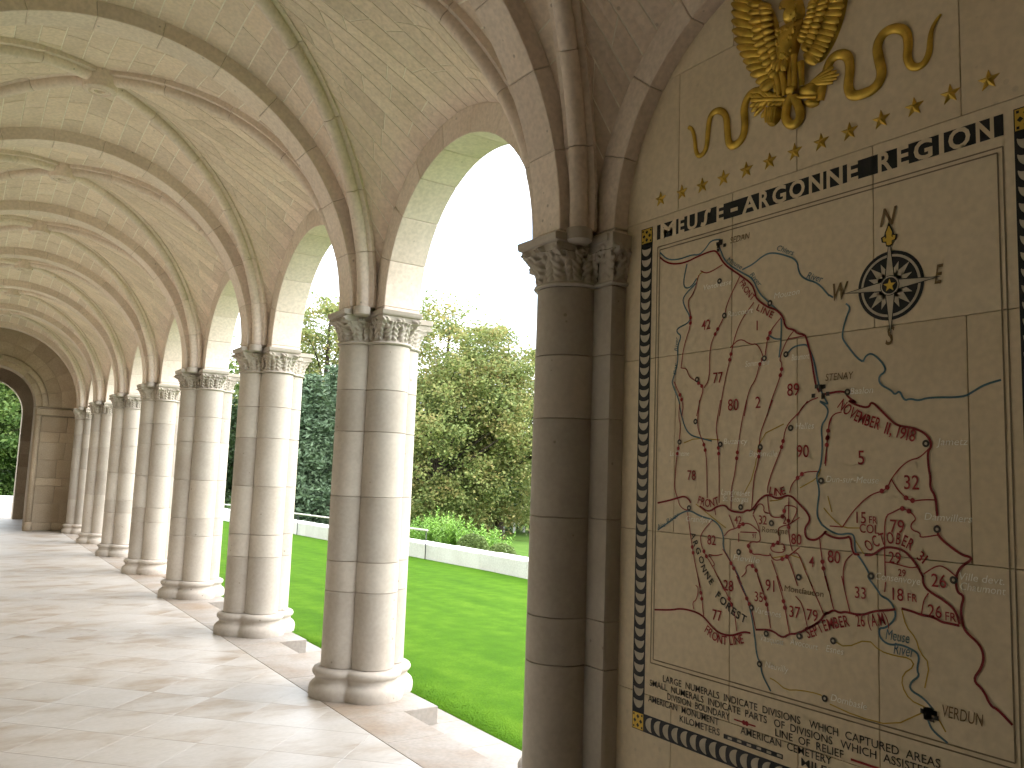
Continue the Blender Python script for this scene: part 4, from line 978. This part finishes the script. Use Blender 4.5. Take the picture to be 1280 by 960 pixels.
def plate(mb, P, h, rings=5):
    """cushion-shaped relief over an outline"""
    P = [np.array(p) for p in smoothline(P+[P[0]], 2)[:-1]]; c = sum(P)/len(P); n_ = len(P); v = []; f = []
    for k in range(rings+1):
        s_ = 1-k/rings; hh = h*math.sqrt(1-s_**2.5) if s_ < 1 else 0
        for p in P: v.append((XW-hh+.001, *(c+(p-c)*max(s_, .02))))
    for k in range(rings):
        for i in range(n_): f.append((k*n_+i, k*n_+(i+1) % n_, (k+1)*n_+(i+1) % n_, (k+1)*n_+i))
    mb.add(v, f)
# wings
m_ = MB(); plate(m_, CE([(150,-160),(110,-40),(112,60),(125,180),(150,300),(200,400),(250,520),(320,610),(400,640),(450,560),(470,400),(440,250),(405,130),(380,60),(300,10),(240,-60)]), .020)
feathers(m_, CE([(250,-150),(260,0),(270,150),(290,290),(330,400),(370,500),(420,580)]), CE([(110,-200),(100,-40),(98,80),(104,260),(160,390),(215,510),(310,640)]), 18, .048, .016, .014)
feathers(m_, CE([(320,-60),(340,60),(350,190),(370,310),(400,420),(440,510)]), CE([(210,-90),(215,60),(235,220),(265,350),(310,460),(370,560)]), 15, .036, .016, .020)
feathers(m_, CE([(390,60),(405,170),(420,290),(450,390)]), CE([(300,50),(310,190),(335,310),(385,430)]), 11, .032, .016, .024)
m_.build('wing', M['gold'], eg, True)
m_ = MB(); plate(m_, CE([(880,-200),(915,-60),(890,90),(840,250),(780,370),(720,450),(650,450),(590,360),(560,250),(580,150),(630,80),(660,10),(720,-80),(780,-160)]), .020)
feathers(m_, CE([(800,-170),(790,-60),(770,60),(735,170),(690,270),(640,350),(610,390)]), CE([(930,-230),(925,-90),(900,50),(855,190),(805,300),(760,385),(700,460)]), 18, .044, .016, .014)
feathers(m_, CE([(730,-70),(710,30),(690,110),(655,200),(620,280),(600,330)]), CE([(815,-130),(805,-10),(780,90),(735,210),(690,310),(650,370)]), 15, .034, .016, .020)
feathers(m_, CE([(650,40),(630,130),(600,210),(575,280)]), CE([(730,10),(715,110),(670,220),(630,310)]), 11, .030, .016, .024)
m_.build('wing', M['gold'], eg, True)
m_ = MB(); plate(m_, CE([(430,190),(500,150),(590,110),(600,200),(570,320),(540,420),(520,520),(430,540),(400,440),(410,320),(415,240)]), .042)
feathers(m_, CE([(440,430),(470,440),(500,430)]), CE([(400,500),(440,530),(500,520)]), 5, .03, .014, .034)
for i in range(26):
    q = np.array([430+130*random.random(), 190+230*random.random()]); lens(m_, CE([q])[0], CE([q+np.array([4, 36])])[0], .020, .010, 4, 4, base=.034)
m_.build('body', M['gold'], eg, True)
m_ = MB(); plate(m_, CE([(470,185),(455,150),(490,95),(485,70),(440,72),(428,35),(445,5),(500,-45),(560,-35),(590,10),(600,60),(605,110),(560,160),(510,190)]), .040)
lens(m_, CE([(470,25)])[0], CE([(434,74)])[0], .026, .016, base=.012)
for i in range(12):
    q = np.array([500+90*random.random(), -10+150*random.random()]); lens(m_, CE([q])[0], CE([q+np.array([-8, 34])])[0], .016, .008, 4, 4, base=.030)
m_.build('head', M['gold'], eg, True)
m_ = MB()
for a, b in (((505,400),(520,660)), ((545,400),(545,660)), ((420,540),(440,680)), ((460,520),(480,690)), ((590,450),(600,620))): htube(m_, CE([a, ((a[0]+b[0])/2+4, (a[1]+b[1])/2), b]), [.016, .013, .012], .02)
for i in range(9): lens(m_, CE([(400+12*i, 560+6*(i % 3))])[0], CE([(405+13*i, 660)])[0], .022, .014, base=.012)
m_.build('leg', M['gold'], eg, True)
m_ = MB(); plate(m_, CE([(560,620),(700,560),(715,640),(700,690),(560,690)]), .026)
for dx, dy in ((0, -45), (22, -22), (40, 0), (22, 24), (-5, 50)): htube(m_, CE([(650,600), (740+dx*.4, 555+dy*.7), (815+dx, 530+dy*1.15)]), [.010, .012, .003], .01)
htube(m_, CE([(560,694),(640,692),(700,690)]), .007, .016); lens(m_, CE([(590,725)])[0], CE([(705,725)])[0], .048, .022)
m_.build('arrow_bundle', M['gold'], eg, True)
m_ = MB()
for i in range(16):
    t_ = i/15; x = 480-210*t_; y = 705+10*math.sin(t_*9); up = -1 if i % 2 else 1
    lens(m_, CE([(x, y)])[0], CE([(x-55-20*random.random(), y+up*(40+20*random.random()))])[0], .026, .014, base=.006)
for a, b in (((330,730),(240,820)), ((350,760),(290,830)), ((300,720),(220,790))): lens(m_, CE([a])[0], CE([b])[0], .030, .014)
htube(m_, CE([(490,705),(370,705),(235,715)]), .009, .012)
plate(m_, CE([(330,770),(400,730),(445,770),(430,850),(370,905),(320,870)]), .030)
for k in range(5): htube(m_, CE([(350+18*k,770),(345+17*k,830),(355+12*k,880)]), .006, .026)
m_.build('olive_branch', M['gold'], eg, True)
m_ = MB()
htube(m_, CE([(520,670),(480,760),(470,840),(500,885),(545,885),(580,840),(575,770),(535,690)]), .020, .010)
htube(m_, CE([(500,650),(530,640),(555,655)]), .018, .020)
m_.build('knot', M['gold'], eg, True)
k8 = lambda P: [on_wall(840+x/2.909, y/2.909) for x, y in P]
m_ = MB(); htube(m_, k8([(62,464),(76,470),(85,510),(88,555),(102,572),(128,545),(132,480),(140,420),(170,398),(200,418),(203,480),(208,530),(235,530),(262,500),(268,450),(262,390),(285,340),(325,328),(345,340)]), [.009, .011, .015, .018, .019, .019], .004, .6)
m_.build('ribbon', M['gold'], eg, True)
m_ = MB(); htube(m_, k8([(540,370),(552,300),(575,220),(610,195),(645,205),(650,260),(640,320),(655,350),(690,345),(740,325),(768,275),(755,220),(745,170),(770,120),(815,100),(855,115),(862,165),(855,215),(875,248),(915,240),(938,195),(940,130),(955,85),(980,52)]), [.019, .020, .020, .020, .019, .017, .012, .004], .004, .6)
m_.build('ribbon', M['gold'], eg, True)

# ================================================================== GARDEN
gw = thing('garden_wall', 'low pale stone wall with flat coping along the lawn', 'wall', (6.25, 12, 0))
def wtop(y): return .14-.0065*(y-9)
yy = -8.0; i = 0
while yy < 40:
    L_ = 1.45+.25*((i*7) % 5)/5; zt = wtop(yy+L_/2); z0_ = -.75
    m_ = MB(); m_.box((6.0, yy+.003, z0_), (6.50, yy+L_-.003, zt-.0015), .006); m_.build('wall_stone', M['white_stone'], gw)
    yy += L_; i += 1
hr = thing('handrail', 'thin pale handrail with dark posts running along the garden wall', 'handrail', (5.95, 12.6, -.2))
rz = lambda y: .415-.012*(y-12.6)
MB().tube([(5.95, y, rz(y)) for y in (12.55, 15, 18, 22, 27, 34)], .021, 8).build('rail', M['rail'], hr, True)
for y in (12.6, 16.6, 20.4, 24.5, 29, 33.5): MB().tube([(5.95, y, -.45), (5.95, y, rz(y)-.015)], .011, 6).build('post', M['iron'], hr, True)
fpw = tag(MB().box((-6, 33, -1.5), (3.2, 33.5, .22), .01).build('far_parapet', M['white_stone']), 'low pale parapet seen through the far archway', 'wall')
tf = tag(MB().box((-6, 23.3, -.5), (.0, 33, -.012)).build('terrace', M['sill']), kind='structure')

def leaf_cloud(centres, sig, n_per, size, seed, flat=.6, droop=0., elong=1.6):
    r_ = np.random.default_rng(seed); C_ = np.repeat(np.asarray(centres), n_per, 0); n_ = len(C_); sg = np.repeat(np.asarray(sig), n_per, 0)
    p = C_+r_.normal(0, 1, (n_, 3))*sg
    a = r_.normal(0, 1, (n_, 3)); a[:, 2] = a[:, 2]*flat-droop; a /= np.linalg.norm(a, axis=1)[:, None]
    b = np.cross(a, r_.normal(0, 1, (n_, 3))); b /= np.linalg.norm(b, axis=1)[:, None]+1e-9
    s_ = (size*(.6+.8*r_.random(n_)))[:, None]; a = a*s_*elong*.5; b = b*s_*.5
    v = np.stack([p-a, p+b*.9-a*.1, p+a, p-b*.9-a*.1], 1).reshape(-1, 3)
    return v, np.arange(n_*4).reshape(-1, 4)
def tree(name, label, base, H, rx, z0f, mat, seed, nclump=60, per=130, leaf=.2, cl=.55, limbs=9, group='trees beyond the garden wall', top=.75, bias=.55):
    r_ = np.random.default_rng(seed); rd_ = random.Random(seed); t_ = thing(name, label, 'tree', base, group)
    cz0 = H*z0f; ch_ = H-cz0; cen = []; sg = []
    while len(cen) < nclump:
        d = r_.normal(0, 1, 3); d /= np.linalg.norm(d); q = r_.random()**bias; p = d*q
        zz = cz0+ch_*(.5+.5*p[2]); wdt = rx*(1-top*max(0, p[2])**2*.35)*(1-.28*max(0, -p[2]))
        cen.append((p[0]*wdt, p[1]*wdt, zz)); k = cl*(.6+.8*r_.random()); sg.append((k, k, k*.62))
    cen = np.array(cen); v, f = leaf_cloud(cen, sg, per, leaf, seed+1, .55, .15)
    m_ = MB(); h0 = max(.5, H*.55); wob = [(0, 0, -.4), (.02*H*rd_.uniform(-1, 1), .02*H*rd_.uniform(-1, 1), h0*.4), (.03*H*rd_.uniform(-1, 1), .03*H*rd_.uniform(-1, 1), h0), (.04*H*rd_.uniform(-1, 1), .04*H*rd_.uniform(-1, 1), H*.86)]
    tr_ = .021*H; m_.tube(smoothline(wob, 2), list(np.interp(np.linspace(0, 1, len(smoothline(wob, 2))), [0, .08, .5, 1], [tr_*1.5, tr_, tr_*.7, tr_*.12])), 9)
    m_2 = mesh('trunk', m_.v, m_.f, True); ob('trunk', m_2, M['bark'], t_)
    lb = MB(); order = sorted(range(nclump), key=lambda i: -np.linalg.norm(cen[i][:2]))
    for i in order[:limbs*4]:
        c = cen[i]; z_ = min(max(.22*H, c[2]-.55*np.linalg.norm(c[:2])-.4), H*.8); x_, y_ = np.interp(z_, [p[2] for p in wob], [p[0] for p in wob]), np.interp(z_, [p[2] for p in wob], [p[1] for p in wob])
        mid = (np.array([x_, y_, z_])+c)/2+np.array([0, 0, .06*H*rd_.uniform(-.3, 1)]); P = smoothline([(x_, y_, z_), mid, c], 2); lb.tube(P, list(np.linspace(tr_*(.42 if i in order[:limbs] else .22), .012, len(P))), 6, False)
    ob('limbs', mesh('limbs', lb.v, lb.f, True), M['bark'], t_)
    ob('crown', fast_mesh('crown', v, f), mat, t_)
    return t_
def conifer(name, label, base, H, rx, mat, seed, layers=22, leaf=.16, per=46, group='trees beyond the garden wall'):
    r_ = np.random.default_rng(seed); t_ = thing(name, label, 'tree', base, group); cen = []; sg = []; m_ = MB(); lb = MB()
    m_.tube([(0, 0, -.4), (0, 0, H*.5), (0, 0, H)], [.022*H, .013*H, .01], 8)
    for k in range(layers):
        z_ = H*(.03+.95*k/layers); R_ = rx*(1-k/layers)**.75*(.8+.35*r_.random()); nb2 = max(4, int(11*(1-.6*k/layers)))
        for j in range(nb2):
            a = 2*math.pi*(j+r_.random()*.8)/nb2; e = R_*(.75+.4*r_.random())
            tip = np.array([e*math.cos(a), e*math.sin(a), z_-.14*e+.10*H/layers*r_.normal()]); lb.tube([(0, 0, z_), tuple(tip*np.array([.55, .55, 1])+np.array([0, 0, .05])) , tuple(tip)], [.03, .02, .006], 5, False)
            for s_ in np.linspace(.25, 1, 5): cen.append((tip[0]*s_, tip[1]*s_, z_+(tip[2]-z_)*s_)); sg.append((.16+.07*rx*.5, .16+.07*rx*.5, .08))
    v, f = leaf_cloud(np.array(cen), sg, per//5+1, leaf, seed+1, .35, .35, 2.4)
    ob('trunk', mesh('trunk', m_.v, m_.f, True), M['bark'], t_); ob('limbs', mesh('limbs', lb.v, lb.f, True), M['bark'], t_); ob('crown', fast_mesh('crown', v, f), mat, t_)
    return t_
def at(px, dist, z=-1.2):
    """ground point under an image column at a given distance along the view axis"""
    d = _fw+_R*(px-640)/FPX; p = CAM+d*dist; return (float(p[0]), float(p[1]), z)
def top_h(px, py, dist, z=-1.2):
    d = _fw+_R*(px-640)/FPX+_U*(480-py)/FPX; return float((CAM+d*dist)[2]-z)
TREES = [
 ('lime_tree', 'tall lime tree turning yellow, beside the nearest free-standing pier', 553, 34, 366, 3.6, .0, 'leaf_autumn', 240, 270, .085),
 ('lime_tree', 'broad lime tree turning orange, left of the map wall pier', 632, 36, 394, 3.6, .0, 'leaf_autumn', 240, 270, .085),
 ('lime_tree', 'yellow-green tree showing high between the two nearest free-standing piers', 402, 46, 350, 4.6, .12, 'leaf_autumn', 200, 200, .11),
 ('broadleaf_tree', 'dark green tree low behind the lime trees', 590, 48, 520, 5.0, .0, 'leaf_dark', 90, 260, .15),
 ('broadleaf_tree', 'very dark tree low beside the map wall pier', 668, 44, 560, 3.0, .06, 'leaf_dark', 80, 260, .14),
 ('broadleaf_tree', 'dark broadleaf tree just right of the nearest free-standing pier', 508, 44, 470, 4.0, .0, 'leaf_green', 90, 260, .14),
 ('broadleaf_tree', 'dark green tree in the gap left of the second pier', 283, 50, 470, 4.5, .0, 'leaf_dark', 90, 220, .16),
 ('broadleaf_tree', 'green tree behind the cedar', 345, 58, 420, 5.5, .0, 'leaf_green', 90, 220, .17),
 ('broadleaf_tree', 'green tree in the narrow gap beside the third pier', 225, 52, 440, 4.5, .0, 'leaf_green', 90, 200, .16),
]
for i, (nm, lab, px, dist, py, rx, z0f, mt, nc, per, lf) in enumerate(TREES):
    b = at(px, dist); tree(nm, lab, b, top_h(px, py, dist), rx, z0f, M[mt], 100+i*7, nc, per, lf, cl=(.075*rx+.06) if nm == 'lime_tree' else .11*rx+.08, bias=.42 if nm == 'lime_tree' else .5)
b = at(386, 33); conifer('cedar_tree', 'dense blue-green cedar between the two nearest free-standing piers', b, top_h(386, 462, 33), 2.3, M['leaf_cedar'], 55, 30, .085, 150)
b = at(425, 38); conifer('cedar_tree', 'blue-green cedar mostly hidden behind the nearest free-standing pier', b, top_h(425, 450, 38), 2.4, M['leaf_cedar'], 56, 26, .09, 120)
for i, (x, y, H, lab) in enumerate(((-1.9, 46, 9, 'fresh green tree framed by the far archway'), (-4.6, 50, 10, 'tall green tree left of the one framed by the far archway'), (.6, 48, 9.5, 'green tree right of the one framed by the far archway'))):
    tree('broadleaf_tree', lab, (x, y, -1.2), H, 2.6, .02, M['leaf_green'], 300+i, 100, 240, .13, cl=.45, group='trees beyond the far archway')
# distant wood on the horizon
wc = []; ws = []
for i in range(170):
    px = -120+860*random.random(); dist = 75+40*random.random(); x, y, z_ = at(px, dist); wc.append((x, y, -1+5.5*random.random()**1.2)); ws.append((2.2, 2.2, 1.3))
v, f = leaf_cloud(np.array(wc), ws, 110, .55, 77)
tag(ob('distant_wood', fast_mesh('distant_wood', v, f), M['leaf_dark']), 'distant dark wood closing the view behind the trees', 'wood', kind='stuff')
# leafy perennials behind the wall
def perennial(px, x, py, lab, seed, n_=9, spread=.28):
    r_ = random.Random(seed); d = _fw+_R*(px-640)/FPX+_U*(480-py)/FPX; t_ = (x-CAM[0])/d[0]; p = CAM+t_*d; z0_ = -.42-.035*(x-6.5)-.03; H = p[2]-z0_
    th_ = thing('leafy_perennial', lab, 'plant', (float(p[0]), float(p[1]), z0_), 'bright perennials behind the garden wall'); st = MB(); V = []; F = []
    for i in range(n_):
        a = r_.uniform(0, 6.28); e = spread*r_.random()**.6; h_ = H*(1 if i == 0 else r_.uniform(.55, .95)); lean = np.array([e*math.cos(a), e*math.sin(a), 0]); b0 = lean*.35
        P = [b0, b0+lean*.35+np.array([0, 0, h_*.55]), lean*1.2+np.array([0, 0, h_])]; st.tube(P, [.008, .006, .002], 5, False); nl = int(h_/.028)
        for k in range(nl):
            s_ = .12+.88*k/nl; q = np.array([np.interp(s_, [0, .55, 1], [P[0][c], P[1][c], P[2][c]]) for c in range(3)]); ang = k*2.4+r_.random(); ll = .19*(1.15-s_*.75); u_ = np.array([math.cos(ang), math.sin(ang), .55]); w__ = np.array([-math.sin(ang), math.cos(ang), 0])*ll*.2
            n0 = len(V); V += [q, q+u_*ll*.5+w__, q+u_*ll, q+u_*ll*.5-w__]; F.append((n0, n0+1, n0+2, n0+3))
    ob('stems', mesh('stems', st.v, st.f, True), M['leaf_bright'], th_); ob('foliage', fast_mesh('foliage', V, F), M['leaf_bright'], th_)
for i, (px, x, py, lab) in enumerate(((519, 7.6, 642, 'bright leafy plant close to the nearest free-standing pier, behind the garden wall'), (532, 7.4, 646, 'second bright leafy plant from the nearest free-standing pier'), (548, 7.7, 633, 'tallest bright leafy plant behind the garden wall'), (561, 7.5, 645, 'bushy bright plant just right of the tallest one'), (578, 7.8, 640, 'tall bright plant behind the left clipped mound'), (590, 7.6, 650, 'bright plant leaning over the clipped mound'), (606, 7.9, 658, 'small bright plant behind the gap between the mounds'), (619, 7.8, 657, 'rightmost small bright plant behind the garden wall'))):
    perennial(px, x, py, lab, 40+i, 26 if i in (2, 3, 4) else 18, .42)
def mound(px, py, x, rx_, rz_, lab, seed):
    d = _fw+_R*(px-640)/FPX+_U*(480-py)/FPX; t_ = (x-CAM[0])/d[0]; p = CAM+t_*d; n_ = 9000; r_ = np.random.default_rng(seed); q = r_.normal(0, 1, (n_, 3)); q /= np.linalg.norm(q, axis=1)[:, None]; q[:, 2] = np.abs(q[:, 2])
    zb = float(p[2])-rz_; th_ = thing('clipped_mound', lab, 'shrub', (float(p[0]), float(p[1]), zb), 'clipped mounds behind the garden wall')
    v, f = leaf_cloud(q*np.array([rx_*.8, rx_, rz_]), np.full((n_, 3), .015), 1, .035, seed)
    v2, f2 = [], []; nu, nv2 = 20, 10
    for i in range(nv2+1):
        a = math.pi/2*i/nv2
        for j in range(nu): b_ = 2*math.pi*j/nu; v2.append((rx_*.78*math.cos(a)*math.cos(b_), rx_*.97*math.cos(a)*math.sin(b_), rz_*.96*math.sin(a)-(.6 if i == 0 else 0)))
    for i in range(nv2):
        for j in range(nu): f2.append((i*nu+j, i*nu+(j+1) % nu, (i+1)*nu+(j+1) % nu, (i+1)*nu+j))
    ob('twigs', mesh('twigs', v2, f2, True), M['leaf_box'], th_); ob('foliage', fast_mesh('foliage', v, f), M['leaf_box'], th_)
mound(591, 669.5, 6.95, .36, .30, 'rounded clipped green mound just behind the garden wall', 61)
mound(627, 682, 6.9, .32, .24, 'lower clipped mound nearer the map wall pier', 62)
# grave crosses
xm = MB(); w__ = .055
xm.box((-w__, -.04, 0), (w__, .04, 1.0), .008); xm.box((-.29, -.041, .60), (-w__-.001, .041, .71), .008); xm.box((w__+.001, -.041, .60), (.29, .041, .71), .008)
xme = mesh('grave_cross', xm.v, xm.f)
for i, (px, dist) in enumerate(((629, 47), (636, 44), (643, 47.5), (649, 44), (655.5, 47.5), (661, 44.5))):
    b = at(px, dist, -1.42); o = ob('grave_cross', xme, M['cross'], None, b); o.rotation_euler = (0, 0, -.55)
    tag(o, 'distant white grave cross, %s of six beside the map wall pier' % ('leftmost' if i == 0 else 'rightmost' if i == 5 else ordinal(i)+' from the left'), 'grave cross', 'distant grave crosses')


# own mesh data for every piece: the ray tracer then keeps one tree for the whole building
for o in list(COL.objects):
    if o.type == 'MESH' and o.data.users > 1 and o.scale[1] > 0: o.data = o.data.copy()
